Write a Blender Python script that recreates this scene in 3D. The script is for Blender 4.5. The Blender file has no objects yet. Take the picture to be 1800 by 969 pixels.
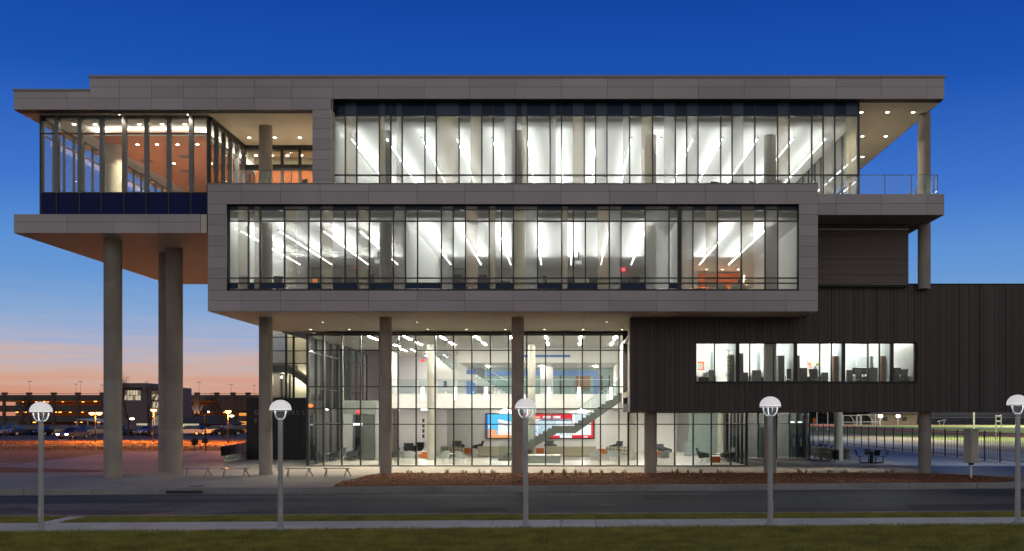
import bpy, math, random
import numpy as np
from mathutils import Vector
random.seed(7); rng = np.random.default_rng(7)
C = bpy.context.scene.collection
S = bpy.context.scene
R = math.radians
# ---------------------------------------------------------------- camera
F, EYE = 1850.0, 3.0                       # focal length in photo pixels, eye height above the plaza
cam = bpy.data.cameras.new('camera'); camo = bpy.data.objects.new('camera', cam); C.objects.link(camo)
cam.sensor_width = 36; cam.lens = 36*F/1800
cam.shift_x = -100/1800; cam.shift_y = (730-484.5)/1800
cam.clip_end = 6000; cam.clip_start = .1
camo.location = (0, 0, EYE); camo.rotation_euler = (R(90), 0, 0)
S.camera = camo
# ---------------------------------------------------------------- world: dusk sky
w = bpy.data.worlds.new('World'); S.world = w; w.use_nodes = True
nt = w.node_tree; nt.nodes.clear()
N = nt.nodes.new; LK = nt.links.new
out = N('ShaderNodeOutputWorld'); bg = N('ShaderNodeBackground'); bg.inputs[1].default_value = 1.0
LK(bg.outputs[0], out.inputs[0])
tc = N('ShaderNodeTexCoord'); sep = N('ShaderNodeSeparateXYZ'); LK(tc.outputs['Generated'], sep.inputs[0])
asn = N('ShaderNodeMath'); asn.operation = 'ARCSINE'; LK(sep.outputs[2], asn.inputs[0])
def srgb(r, g, b):
    f = lambda c: (c/255/12.92) if c/255 <= .04045 else ((c/255+.055)/1.055)**2.4
    return (f(r), f(g), f(b), 1)
# soft streaks of thin cloud low over the sunset
mp = N('ShaderNodeMapping'); mp.inputs['Scale'].default_value = (3, 3, 75); LK(tc.outputs['Generated'], mp.inputs[0])
nz = N('ShaderNodeTexNoise'); nz.inputs['Scale'].default_value = 2.2; nz.inputs['Detail'].default_value = 4
LK(mp.outputs[0], nz.inputs['Vector'])
stk = N('ShaderNodeMath'); stk.operation = 'MULTIPLY_ADD'; LK(nz.outputs[0], stk.inputs[0])
stk.inputs[1].default_value = R(2.6); stk.inputs[2].default_value = R(-1.3)
el = N('ShaderNodeMath'); el.operation = 'ADD'; LK(asn.outputs[0], el.inputs[0])
sf = N('ShaderNodeMapRange'); LK(asn.outputs[0], sf.inputs[0]); sf.inputs['From Min'].default_value = R(3); sf.inputs['From Max'].default_value = R(8); sf.inputs['To Min'].default_value = 1; sf.inputs['To Max'].default_value = .0
sm = N('ShaderNodeMath'); sm.operation = 'MULTIPLY'; LK(stk.outputs[0], sm.inputs[0]); LK(sf.outputs[0], sm.inputs[1]); LK(sm.outputs[0], el.inputs[1])
def ramp(stops):
    mr = N('ShaderNodeMapRange'); mr.inputs['From Min'].default_value = 0; mr.inputs['From Max'].default_value = R(60)
    LK(el.outputs[0], mr.inputs[0])
    cr = N('ShaderNodeValToRGB'); e = cr.color_ramp.elements
    while len(e) < len(stops): e.new(.5)
    for k, (a, c) in enumerate(stops): e[k].position = a/60; e[k].color = c
    LK(mr.outputs[0], cr.inputs[0]); return cr
west = ramp([(0, srgb(203,138,112)), (1.2, srgb(212,154,131)), (1.9, srgb(210,168,150)), (2.8, srgb(198,178,178)), (4.0, srgb(163,175,206)), (5.3, srgb(133,167,211)), (7.1, srgb(104,152,211)),
             (8.6, srgb(92,145,212)), (11.5, srgb(64,118,204)), (17, srgb(28,84,179)), (23, srgb(14,63,156)), (45, srgb(8,40,110)), (60, srgb(6,28,84))])
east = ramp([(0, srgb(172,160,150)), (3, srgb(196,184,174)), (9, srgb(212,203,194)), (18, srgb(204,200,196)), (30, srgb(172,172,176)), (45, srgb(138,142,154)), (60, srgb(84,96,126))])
# azimuth: the sun has set ahead and to the left
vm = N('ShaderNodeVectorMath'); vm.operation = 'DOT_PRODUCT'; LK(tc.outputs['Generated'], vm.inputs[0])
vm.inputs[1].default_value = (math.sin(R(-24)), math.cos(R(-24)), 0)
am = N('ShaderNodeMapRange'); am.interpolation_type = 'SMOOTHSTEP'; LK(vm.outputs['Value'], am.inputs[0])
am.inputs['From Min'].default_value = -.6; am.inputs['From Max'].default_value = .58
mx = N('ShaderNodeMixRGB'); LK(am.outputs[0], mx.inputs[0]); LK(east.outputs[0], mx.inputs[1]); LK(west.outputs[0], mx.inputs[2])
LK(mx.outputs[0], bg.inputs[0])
# ---------------------------------------------------------------- render
S.view_settings.view_transform = 'Standard'; S.view_settings.look = 'None'
S.view_settings.exposure = 0; S.view_settings.gamma = 1
S.render.engine = 'CYCLES'; cy = S.cycles
cy.use_denoising = True; cy.transparent_max_bounces = 32; cy.max_bounces = 9; cy.diffuse_bounces = 5
cy.glossy_bounces = 4; cy.transmission_bounces = 4; cy.sample_clamp_indirect = 6; cy.caustics_reflective = False
# ---------------------------------------------------------------- helpers
def X(px, Y): return (px-1000.0)*Y/F
def Z(py, Y): return EYE+(730.0-py)*Y/F
def GY(py, z=0.): return (EYE-z)*F/(py-730.0)
W = {}
def wl(o): return W.get(o.name, Vector((0, 0, 0)))
def lerp(a, b, t): return a+(b-a)*t
def link(name, data, parent=None, loc=(0, 0, 0)):
    o = bpy.data.objects.new(name, data); C.objects.link(o)
    loc = Vector(loc)
    if parent is not None:
        o.parent = parent; o.location = loc-wl(parent)
    else: o.location = loc
    W[o.name] = loc
    return o
def tag(o, label=None, cat=None, group=None, kind=None):
    if label: o['label'] = label
    if cat: o['category'] = cat
    if group: o['group'] = group
    if kind: o['kind'] = kind
    return o
def thing(name, label, cat, loc=(0, 0, 0), group=None):
    return tag(link(name, None, None, loc), label, cat, group)
def dup(root, loc, rz=0., label=None, group=None, s=None):
    r = root.copy(); C.objects.link(r); r.location = loc; r.rotation_euler = (0, 0, rz)
    if s: r.scale = s if hasattr(s, '__len__') else (s, s, s)
    if label: r['label'] = label
    if group: r['group'] = group
    def rec(src, dst):
        for ch in list(src.children):
            c = ch.copy(); C.objects.link(c); c.parent = dst; rec(ch, c)
    rec(root, r); return r
class MB:
    def __init__(s): s.v = []; s.f = []; s.mi = []; s.m = 0
    def add(s, vs, fs):
        n = len(s.v); s.v += [tuple(v) for v in vs]; s.f += [tuple(i+n for i in f) for f in fs]; s.mi += [s.m]*len(fs); return s
    def box(s, x0, x1, y0, y1, z0, z1):
        return s.add([(x0,y0,z0),(x1,y0,z0),(x1,y1,z0),(x0,y1,z0),(x0,y0,z1),(x1,y0,z1),(x1,y1,z1),(x0,y1,z1)],
                     [(0,3,2,1),(4,5,6,7),(0,1,5,4),(1,2,6,5),(2,3,7,6),(3,0,4,7)])
    def hexa(s, b, t):   # four bottom points, four top points
        return s.add(list(b)+list(t), [(0,3,2,1),(4,5,6,7),(0,1,5,4),(1,2,6,5),(2,3,7,6),(3,0,4,7)])
    def bar(s, p, q, wx, wz=None, up=(0, 0, 1)):   # square bar from p to q
        p, q = Vector(p), Vector(q); d = (q-p).normalized(); wz = wz or wx
        u = Vector(up)
        if abs(d.dot(u)) > .98: u = Vector((0, 1, 0))
        a = d.cross(u).normalized()*wx/2; b = a.cross(d).normalized()*wz/2
        return s.hexa([p-a-b, p+a-b, p+a+b, p-a+b], [q-a-b, q+a-b, q+a+b, q-a+b])
    def cyl(s, p, q, r0, r1=None, n=12, cap=True):
        p, q = Vector(p), Vector(q); r1 = r0 if r1 is None else r1
        d = (q-p).normalized(); u = Vector((0, 0, 1)) if abs(d.z) < .9 else Vector((1, 0, 0))
        a = d.cross(u).normalized(); b = d.cross(a)
        vs = []
        for c, r in ((p, r0), (q, r1)):
            for k in range(n):
                t = 2*math.pi*k/n; vs.append(c+a*math.cos(t)*r+b*math.sin(t)*r)
        fs = [(k, (k+1) % n, n+(k+1) % n, n+k) for k in range(n)]
        if cap: fs += [tuple(range(n))[::-1], tuple(range(n, 2*n))]
        return s.add(vs, fs)
    def tube(s, pts, r, n=6):
        for a, b in zip(pts, pts[1:]): s.cyl(a, b, r, r, n)
        return s
    def lathe(s, prof, c=(0, 0, 0), n=20):
        vs = []; fs = []
        for r, z in prof:
            for k in range(n):
                t = 2*math.pi*k/n; vs.append((c[0]+r*math.cos(t), c[1]+r*math.sin(t), c[2]+z))
        for i in range(len(prof)-1):
            for k in range(n):
                k2 = (k+1) % n; fs.append((i*n+k, i*n+k2, (i+1)*n+k2, (i+1)*n+k))
        return s.add(vs, fs)
    def prism(s, poly, y0, y1, axis='y'):   # poly in (x,z) pushed along y, or (x,y) pushed along z, or (y,z) along x
        n = len(poly)
        mk = {'y': lambda a, b, c: (a, c, b), 'z': lambda a, b, c: (a, b, c), 'x': lambda a, b, c: (c, a, b)}[axis]
        vs = [mk(a, b, y0) for a, b in poly]+[mk(a, b, y1) for a, b in poly]
        fs = [tuple(range(n)), tuple(range(n, 2*n))[::-1]]+[(k, n+k, n+(k+1) % n, (k+1) % n) for k in range(n)]
        return s.add(vs, fs)
    def mesh(s, name, mats, off=(0, 0, 0), smooth=False):
        me = bpy.data.meshes.new(name); ox, oy, oz = off
        me.from_pydata([(a-ox, b-oy, c-oz) for a, b, c in s.v], [], s.f)
        for m in (mats if isinstance(mats, (list, tuple)) else [mats]): me.materials.append(m)
        if isinstance(mats, (list, tuple)) and len(mats) > 1: me.polygons.foreach_set('material_index', s.mi)
        import bmesh
        bm = bmesh.new(); bm.from_mesh(me); bmesh.ops.recalc_face_normals(bm, faces=bm.faces); bm.to_mesh(me); bm.free()
        if smooth:
            me.polygons.foreach_set('use_smooth', [True]*len(me.polygons))
            try: me.set_sharp_from_angle(angle=R(40))
            except Exception: pass
        me.update(); return me
    def build(s, name, mats, parent=None, smooth=False, bevel=0, origin=None):
        a = np.array(s.v); lo, hi = a.min(0), a.max(0)
        off = Vector(origin) if origin is not None else Vector(((lo[0]+hi[0])/2, (lo[1]+hi[1])/2, lo[2]))
        o = link(name, s.mesh(name, mats, off, smooth), parent, off)
        if bevel:
            b = o.modifiers.new('edge', 'BEVEL'); b.width = bevel; b.segments = 2; b.limit_method = 'ANGLE'
        return o
BOXES = {}
def piece(name, x0, x1, y0, y1, z0, z1, mat, parent=None):
    d = (round(abs(x1-x0), 3), round(abs(y1-y0), 3), round(abs(z1-z0), 3)); k = d+(mat.name,)
    if k not in BOXES:
        a, b, c = (max(t, .002)/2 for t in d)
        BOXES[k] = MB().box(-a, a, -b, b, -c, c).mesh(name, mat)
    return link(name, BOXES[k], parent, ((x0+x1)/2, (y0+y1)/2, (z0+z1)/2))
# ---------------------------------------------------------------- materials
def newmat(name):
    m = bpy.data.materials.new(name); m.use_nodes = True; t = m.node_tree
    return m, t, t.nodes, t.links, t.nodes['Principled BSDF'], t.nodes['Material Output']
def M(name, col, rough=.6, metal=0., var=.12, scale=2., stretch=(1, 1, 1), bump=0., bscale=40., objvar=0., spec=.5, warm=0., grime=0.):
    m, t, n, l, b, o = newmat(name)
    b.inputs['Roughness'].default_value = rough; b.inputs['Metallic'].default_value = metal
    b.inputs['Specular IOR Level'].default_value = spec
    g = n.new('ShaderNodeNewGeometry'); mp = n.new('ShaderNodeMapping'); mp.inputs['Scale'].default_value = stretch
    l.new(g.outputs['Position'], mp.inputs[0])
    nz = n.new('ShaderNodeTexNoise'); nz.inputs['Scale'].default_value = scale; nz.inputs['Detail'].default_value = 6
    nz.inputs['Roughness'].default_value = .62
    l.new(mp.outputs[0], nz.inputs['Vector'])
    mr = n.new('ShaderNodeMapRange'); mr.inputs['From Min'].default_value = .28; mr.inputs['From Max'].default_value = .72
    mr.inputs['To Min'].default_value = 1-var; mr.inputs['To Max'].default_value = 1+var
    l.new(nz.outputs[0], mr.inputs[0]); fac = mr.outputs[0]
    if objvar:
        oi = n.new('ShaderNodeObjectInfo'); m2 = n.new('ShaderNodeMapRange')
        m2.inputs['To Min'].default_value = 1-objvar; m2.inputs['To Max'].default_value = 1+objvar
        l.new(oi.outputs['Random'], m2.inputs[0]); mm = n.new('ShaderNodeMath'); mm.operation = 'MULTIPLY'
        l.new(fac, mm.inputs[0]); l.new(m2.outputs[0], mm.inputs[1]); fac = mm.outputs[0]
    if grime:
        n3 = n.new('ShaderNodeTexNoise'); n3.inputs['Scale'].default_value = scale*.22; n3.inputs['Detail'].default_value = 8
        l.new(mp.outputs[0], n3.inputs['Vector'])
        m3 = n.new('ShaderNodeMapRange'); m3.inputs['From Min'].default_value = .42; m3.inputs['From Max'].default_value = .68
        m3.inputs['To Min'].default_value = 1; m3.inputs['To Max'].default_value = 1-grime
        l.new(n3.outputs[0], m3.inputs[0]); mm = n.new('ShaderNodeMath'); mm.operation = 'MULTIPLY'
        l.new(fac, mm.inputs[0]); l.new(m3.outputs[0], mm.inputs[1]); fac = mm.outputs[0]
    vm = n.new('ShaderNodeVectorMath'); vm.operation = 'SCALE'; vm.inputs[0].default_value = col[:3]
    l.new(fac, vm.inputs['Scale']); l.new(vm.outputs[0], b.inputs['Base Color'])
    if bump:
        nb = n.new('ShaderNodeTexNoise'); nb.inputs['Scale'].default_value = bscale; nb.inputs['Detail'].default_value = 3
        l.new(mp.outputs[0], nb.inputs['Vector'])
        bp = n.new('ShaderNodeBump'); bp.inputs['Strength'].default_value = bump; bp.inputs['Distance'].default_value = .02
        l.new(nb.outputs[0], bp.inputs['Height']); l.new(bp.outputs[0], b.inputs['Normal'])
        rr = n.new('ShaderNodeMapRange'); rr.inputs['To Min'].default_value = max(.02, rough-.12); rr.inputs['To Max'].default_value = min(1, rough+.12)
        l.new(nz.outputs[0], rr.inputs[0]); l.new(rr.outputs[0], b.inputs['Roughness'])
    return m
def E(name, col, strength):
    m, t, n, l, b, o = newmat(name); e = n.new('ShaderNodeEmission')
    e.inputs[0].default_value = tuple(col[:3])+(1,); e.inputs[1].default_value = strength
    l.new(e.outputs[0], o.inputs[0]); n.remove(b); return m
def schlick(n, l, r0):   # mirror share of a pane, the same from both faces
    g = n.new('ShaderNodeNewGeometry'); d = n.new('ShaderNodeVectorMath'); d.operation = 'DOT_PRODUCT'
    l.new(g.outputs['Incoming'], d.inputs[0]); l.new(g.outputs['Normal'], d.inputs[1]); last = d.outputs['Value']
    for op, a in (('ABSOLUTE', None), ('SUBTRACT', 1.), ('POWER', 5.), ('MULTIPLY_ADD', 1-r0)):
        m = n.new('ShaderNodeMath'); m.operation = op; m.use_clamp = True
        if op == 'SUBTRACT': m.inputs[0].default_value = a; l.new(last, m.inputs[1])
        else:
            l.new(last, m.inputs[0])
            if a is not None: m.inputs[1].default_value = a
            if op == 'MULTIPLY_ADD': m.inputs[2].default_value = r0
        last = m.outputs[0]
    return last
def GLASS(name, tint=(.93, .96, .95), refl=1.0, ior=1.4, rough=.0):
    m, t, n, l, b, o = newmat(name); n.remove(b)
    tr = n.new('ShaderNodeBsdfTransparent'); tr.inputs[0].default_value = tuple(tint)+(1,)
    gl = n.new('ShaderNodeBsdfGlossy'); gl.inputs['Roughness'].default_value = rough; gl.inputs[0].default_value = (refl, refl, refl, 1)
    mx = n.new('ShaderNodeMixShader'); l.new(schlick(n, l, ((ior-1)/(ior+1))**2), mx.inputs[0]); l.new(tr.outputs[0], mx.inputs[1]); l.new(gl.outputs[0], mx.inputs[2])
    l.new(mx.outputs[0], o.inputs[0]); return m
def FRIT(name, col, opac, trans=.6):   # printed dots on glass: part clear, part a scattering coat
    m, t, n, l, b, o = newmat(name); n.remove(b)
    tr = n.new('ShaderNodeBsdfTransparent'); tr.inputs[0].default_value = (.95, .97, .96, 1)
    tl = n.new('ShaderNodeBsdfTranslucent'); tl.inputs[0].default_value = tuple(col)+(1,)
    df = n.new('ShaderNodeBsdfDiffuse'); df.inputs[0].default_value = tuple(col)+(1,)
    a = n.new('ShaderNodeMixShader'); a.inputs[0].default_value = trans; l.new(df.outputs[0], a.inputs[1]); l.new(tl.outputs[0], a.inputs[2])
    c = n.new('ShaderNodeMixShader'); c.inputs[0].default_value = opac; l.new(tr.outputs[0], c.inputs[1]); l.new(a.outputs[0], c.inputs[2])
    gl = n.new('ShaderNodeBsdfGlossy'); gl.inputs['Roughness'].default_value = .05
    d = n.new('ShaderNodeMixShader'); l.new(schlick(n, l, .025), d.inputs[0]); l.new(c.outputs[0], d.inputs[1]); l.new(gl.outputs[0], d.inputs[2])
    l.new(d.outputs[0], o.inputs[0]); return m
m_panel = M('warm grey metal panel', (.395,.365,.378), .42, 0., .06, .5, (1,1,.4), objvar=.10, bump=.04, bscale=2.2, grime=.16)
m_joint = M('dark panel joint', (.03,.03,.035), .8)
m_cope = M('coping metal', (.22,.20,.21), .4, .3, .05)
m_soffit = M('pale stucco soffit', (.60,.56,.47), .85, 0, .05, .8, objvar=.02, bump=.05)
m_conc = M('board cast concrete', (.34,.31,.27), .8, 0, .16, 1.6, (1,1,.45), bump=.25, bscale=9, grime=.3)
m_concp = M('light column concrete', (.50,.47,.40), .8, 0, .1, 1.6, bump=.12, bscale=12)
m_clad = M('dark brown ribbed metal', (.042,.032,.034), .45, .0, .14, 1.2, (3,3,.3), objvar=.28, bump=.05)
m_siding = M('brown grey siding', (.125,.104,.096), .6, 0, .12, 1, (.3,1,4), objvar=.14)
m_mull = M('black anodised aluminium', (.018,.021,.024), .35, .2, .1)
m_fin = M('grey aluminium fin', (.11,.125,.14), .35, .3, .1)
m_glass = GLASS('clear glazing')
m_glassd = GLASS('dark tinted glazing', (.50,.55,.57))
m_rail = GLASS('guard rail glass', (.88,.94,.95))
m_fw = FRIT('white fritted glass', (.92,.94,.93), .32, .92)
m_fb = FRIT('beige fritted glass', (.92,.86,.68), .36, .92)
m_fp = FRIT('rose beige fritted glass', (.92,.78,.62), .36, .92)
m_spw = M('fritted spandrel glass', (.075,.12,.20), .12, 0, .06, spec=.12)
m_spd = M('dark blue spandrel glass', (.018,.040,.095), .08, 0, .06, spec=.12)
m_spn = M('navy spandrel glass', (.004,.012,.085), .12, 0, .06, spec=.08)
m_white = M('white interior paint', (.80,.79,.76), .8, 0, .03)
m_ceil = M('white ceiling', (.84,.83,.81), .9, 0, .02)
m_cream = M('cream interior paint', (.66,.62,.50), .8, 0, .05)
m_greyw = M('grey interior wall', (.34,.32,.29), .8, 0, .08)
m_gywall = M('green grey glass wall', (.24,.31,.29), .3, 0, .1)
m_bluetrim = M('blue painted trim', (.10,.20,.46), .5, 0, .06)
m_floor = M('polished concrete floor', (.60,.58,.53), .22, 0, .07, 1.2, bump=.02)
m_carpet = M('grey carpet', (.42,.41,.39), .95, 0, .1, 6)
m_orange = M('orange painted wall', (.62,.15,.025), .7, 0, .06)
m_woodc = M('russet timber ceiling', (.46,.13,.045), .55, 0, .12, 3, (6,.5,1))
m_steel = M('brushed steel', (.55,.56,.57), .32, .9, .1, 8)
m_silver = M('silver painted metal', (.41,.435,.43), .42, .35, .08, 3, grime=.12)
m_black = M('black plastic', (.015,.016,.018), .5, 0, .1)
m_blackm = M('black metal', (.012,.013,.014), .4, .4, .1)
m_dgrey = M('charcoal fabric', (.05,.055,.06), .9, 0, .12, 30)
m_lgrey = M('pale grey upholstery', (.48,.52,.52), .8, 0, .05, 10)
m_mgrey = M('mid grey upholstery', (.24,.27,.28), .85, 0, .08, 20)
m_beige = M('beige upholstery', (.54,.48,.36), .9, 0, .06, 15)
m_cab = M('grey steel cabinet', (.10,.105,.10), .5, .1, .06)
m_desk = M('pale laminate', (.55,.52,.46), .5, 0, .06)
m_brownp = M('walnut panel', (.16,.085,.04), .5, 0, .2, 4, (1,1,6))
m_stairm = M('grey stair steel', (.095,.108,.098), .55, .1, .08)
m_bar = E('linear light', (.98, .98, .96), 8)
m_bup = E('uplight strip', (.98, .98, .96), 32)
m_bup3 = E('uplight strip third storey', (.98, .98, .96), 58)
m_barl = E('lobby linear light', (1, .93, .83), 140)
m_pend = E('pendant light glow', (1, .93, .82), 9)
m_down = E('downlight lens', (1, .88, .66), 40)
m_exit = E('red exit sign', (1, .06, .08), 2.2)
m_dome = None
# ================================================================ ground
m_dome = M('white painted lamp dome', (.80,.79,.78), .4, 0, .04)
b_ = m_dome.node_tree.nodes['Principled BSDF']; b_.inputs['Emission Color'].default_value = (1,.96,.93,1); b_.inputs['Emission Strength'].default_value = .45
m_asph = M('worn asphalt', (.075,.075,.08), .78, 0, .22, .9, (.35,2.2,1), bump=.35, bscale=30, grime=.35, spec=.22)
m_walk = M('pale sidewalk concrete', (.56,.545,.475), .85, 0, .10, 1.2, bump=.15, bscale=30, objvar=.07, grime=.18)
m_kerb = M('kerb concrete', (.27,.265,.26), .8, 0, .14, 1.5, bump=.2, bscale=20, grime=.25)
m_plaza = M('plaza concrete', (.31,.295,.275), .8, 0, .10, .5, bump=.1, bscale=15, grime=.25, spec=.2)
m_path = M('damp concrete path', (.19,.195,.20), .5, 0, .25, .35, (1,.25,1), bump=.15, bscale=6, grime=.45, spec=.3)
m_soil = M('lawn soil', (.12,.105,.03), .95, 0, .3, 5)
m_grassn = M('near lawn grass', (.26,.25,.046), .85, 0, .5, 1.6)
m_dry = M('dry winter grass', (.15,.085,.035), .95, 0, .25, .35, bump=.4, bscale=8)
m_mulch = M('brown bark mulch', (.19,.072,.027), .95, 0, .35, 9, bump=.6, bscale=30)
m_chip = M('bark chip', (.21,.085,.034), .9, 0, .3, 20)
m_far = M('far ground', (.05,.045,.035), .95, 0, .25, .05)
m_lot = M('parking lot asphalt', (.05,.048,.045), .8, 0, .2, .3)
m_paint = M('white road paint', (.7,.7,.66), .7, 0, .1)
m_fgrass = M('field turf', (.17,.21,.05), .9, 0, .2, .15, (1,.3,1))
m_track = M('red running track', (.33,.10,.06), .85, 0, .12, .3)
m_tan = M('tan gravel strip', (.36,.31,.21), .9, 0, .18, .6)
m_cream2 = M('pale concrete apron', (.42,.42,.41), .7, 0, .12, .5, (1,.3,1), grime=.2)
YS = [(20,-.362,.0075), (31.4,-.362,.0075), (34.2,-.40,.006), (36.5,-.43,.0045), (46.5,-.235,.0072), (47.2,-.10,.0068), (52.5,0,0), (2000,0,0)]
def zg(x, y):
    x = max(-34., min(30., x))
    if y <= YS[0][0]: return YS[0][1]+YS[0][2]*x
    for a, b in zip(YS, YS[1:]):
        if y <= b[0]:
            t = (y-a[0])/(b[0]-a[0]); return lerp(a[1], b[1], t)+lerp(a[2], b[2], t)*x
    return 0.
def sheet(name, xs, ys, dz, mat, kind='structure', parent=None):
    vs = [(x, y, zg(x, y)+dz) for y in ys for x in xs]; nx = len(xs); m = MB()
    m.add(vs, [(j*nx+i, j*nx+i+1, (j+1)*nx+i+1, (j+1)*nx+i) for j in range(len(ys)-1) for i in range(nx-1)])
    o = m.build(name, mat, parent, origin=(0, 0, 0)); 
    if kind and parent is None: tag(o, kind=kind)
    return o
XS = [-34,-20,-10,0,10,20,30]
sheet('ground', [-2500,-600,-150]+XS+[150,600,2500], [-60,20,31.4,34.2,36.5,46.5,47.2,52.5,90,200,600,3000], -.22, m_far)
sheet('lawn_soil', [-60]+XS+[60], [4,20,31.3], -.015, m_soil)
sheet('verge_soil', [-60]+XS+[60], [34.15,36.35], -.015, m_soil)
sheet('road', [-120]+XS+[26.5], [36.5,41,46.5], -.10, m_asph)
sheet('road_turning', [26.5,30,70], [36.5,41,47.2,52.5], -.104, m_asph)
for y0, y1, d0, d1, nm in ((36.3,36.56,-.2,.035,'kerb'), (46.35,46.62,-.3,-.0,'far_kerb')):
    m = MB(); x = -60.
    while x < (60 if nm == 'kerb' else 24.2):
        x1 = x+2.98
        zt = (lambda a, y: zg(a, 36.5 if y < 40 else 47.2)+d1)
        zb = (lambda a, y: zg(a, y)+d0)
        m.hexa([(x,y0,zb(x,y0)),(x1,y0,zb(x1,y0)),(x1,y1,zb(x1,y1)),(x,y1,zb(x,y1))], [(x,y0,zt(x,y0)),(x1,y0,zt(x1,y0)),(x1,y1,zt(x1,y1)),(x,y1,zt(x,y1))]); x += 3
    tag(m.build('kerb', m_kerb, bevel=.015), kind='structure')
sheet('gutter', [-60]+XS[:-1]+[24], [45.9,46.34], -.094, m_kerb)
# repairs, cracks and covers in the road
m_patch = M('newer asphalt patch', (.045,.045,.048), .85, 0, .2, 2, spec=.2); m_patch2 = M('pale worn asphalt', (.135,.13,.125), .85, 0, .2, 1.5, grime=.3, spec=.2); m_crk = M('tar filled crack', (.012,.012,.013), .6, 0, .1)
def decal(name, pts, mat, dz=-.096): 
    m = MB().add([(x, y, zg(x,y)+dz) for x, y in pts], [tuple(range(len(pts)))]); return tag(m.build(name, mat), kind='structure')
decal('road_patch', [(-30,37.2),(-13.6,37.2),(-8.5,41.6),(-12,42.2),(-30,42.0)], m_patch2); decal('road_patch', [(3,42.1),(8.2,42.3),(8.1,44.2),(3.1,44.0)], m_patch); decal('road_patch', [(12.5,38.3),(21,38.6),(20.6,40.2),(12.7,39.9)], m_patch); decal('road_patch', [(-5.4,38.2),(-2.2,38.3),(-2.3,39.5),(-5.3,39.4)], m_patch); decal('road_patch', [(-18,44.2),(6,44.5),(6,45.0),(-18,44.9)], m_patch2)
for sx, sy, ex, ey in ((-22,41.2,-6,40.6),(-3,45.3,12,41.0),(9,37.4,11,45.6),(-9,37.2,-8.2,45.9),(14,44,24,43.1),(-16,39,-12,43.5)):
    n = 26; L_ = []; R_ = []
    for k in range(n+1):
        t = k/n; a = lerp(sx,ex,t)+random.uniform(-.12,.12); b = lerp(sy,ey,t)+random.uniform(-.12,.12); w_ = random.uniform(.018,.045); L_.append((a-w_,b-w_)); R_.append((a+w_,b+w_))
    m = MB().add([(x, y, zg(x,y)-.092) for x, y in L_+R_], [(k,k+1,n+2+k,n+1+k) for k in range(n)]); tag(m.build('road_crack', m_crk), kind='structure')
mh = MB().lathe([(0,.006),(.36,.006),(.38,.0)], (1.5,40.2,zg(1.5,40.2)-.096), 22).build('manhole_cover', m_crk); tag(mh, 'round dark manhole cover in the asphalt road', 'manhole cover')
# sidewalk of separate slabs
sw = tag(link('sidewalk', None), kind='structure')
sheet('slab_bed', [-60]+XS+[60], [31.35,34.2], -.05, m_joint, None, sw)
x = -24.; 
while x < 22:
    a, b = x+.012, x+1.068; c, d = 31.4, 34.12
    m = MB().hexa([(a,c,zg(a,c)-.06),(b,c,zg(b,c)-.06),(b,d,zg(b,d)-.06),(a,d,zg(a,d)-.06)], [(a,c,zg(a,c)+.012),(b,c,zg(b,c)+.012),(b,d,zg(b,d)+.012),(a,d,zg(a,d)+.012)])
    m.build('paving_slab', m_walk, sw); x += 1.08
# crossing ramp at the far left of the verge
sheet('path', [X(88,35),X(122,35)], [34.15,36.33], .004, m_walk)
# plaza: pale paving under and around the building
sheet('plaza', [-34,-30,-20,-10,0,10,18,20,23], [46.62,47.2,49,52.5,61.4], .0, m_plaza)
def poly(name, pts, dz, mat, kind='structure'):
    m = MB().add([(x, y, dz) for x, y in pts], [tuple(range(len(pts)))]); return tag(m.build(name, mat), kind=kind)
poly('plaza_walk', [(-36,61.4),(-34.2,61.4),(-36,86),(-40,92),(-15.8,88),(-15.8,61.4)], .004, m_plaza) if False else None
poly('plaza_side', [(-33.8,61.4),(-36.5,86),(-26,89),(-15.4,89),(-15.4,61.4)], .0, m_plaza)
poly('path', [(-60,56),(-33.9,61.5),(-34.6,66.5),(-62,60)], .003, m_plaza)
poly('path', [(12.2,69),(16.4,69),(16.4,70.6),(12.2,70.6)], .01, m_mulch)
poly('plaza_entry', [(10.6,61.4),(23,61.4),(27.3,66),(27.3,78),(10.6,78)], .0, m_plaza)
poly('path', [(20.2,47.6),(60,49),(60,56),(27.4,60),(27.4,135),(19.5,135),(19.5,78.2),(21.5,70),(19.8,60),(19.2,52.6)], .006, m_path)
# mulch beds
BED = [(-10.6,46.75),(19.2,46.75),(20.8,48.2),(18.6,52.4),(17.5,53.9),(-9.4,53.9)]
def inbed(x, y, p=BED):
    r = False
    for i in range(len(p)):
        a, b = p[i], p[i-1]
        if (a[1] > y) != (b[1] > y) and x < (b[0]-a[0])*(y-a[1])/(b[1]-a[1])+a[0]: r = not r
    return r
def moundh(x, y): return .035+.05*max(0, math.sin(min(1, max(0, (y-46.7)/7.2))*math.pi))
m = MB(); gx = np.arange(-11, 21.2, .5); gy = np.arange(46.75, 54.0, .45)
for i in range(len(gx)-1):
    for j in range(len(gy)-1):
        if inbed(gx[i]+.25, gy[j]+.22):
            q = [(gx[i],gy[j]),(gx[i+1],gy[j]),(gx[i+1],gy[j+1]),(gx[i],gy[j+1])]
            m.add([(a, b, zg(a, b)+moundh(a, b)) for a, b in q], [(0,1,2,3)])
tag(m.build('mulch_bed', m_mulch), kind='structure')
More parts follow.
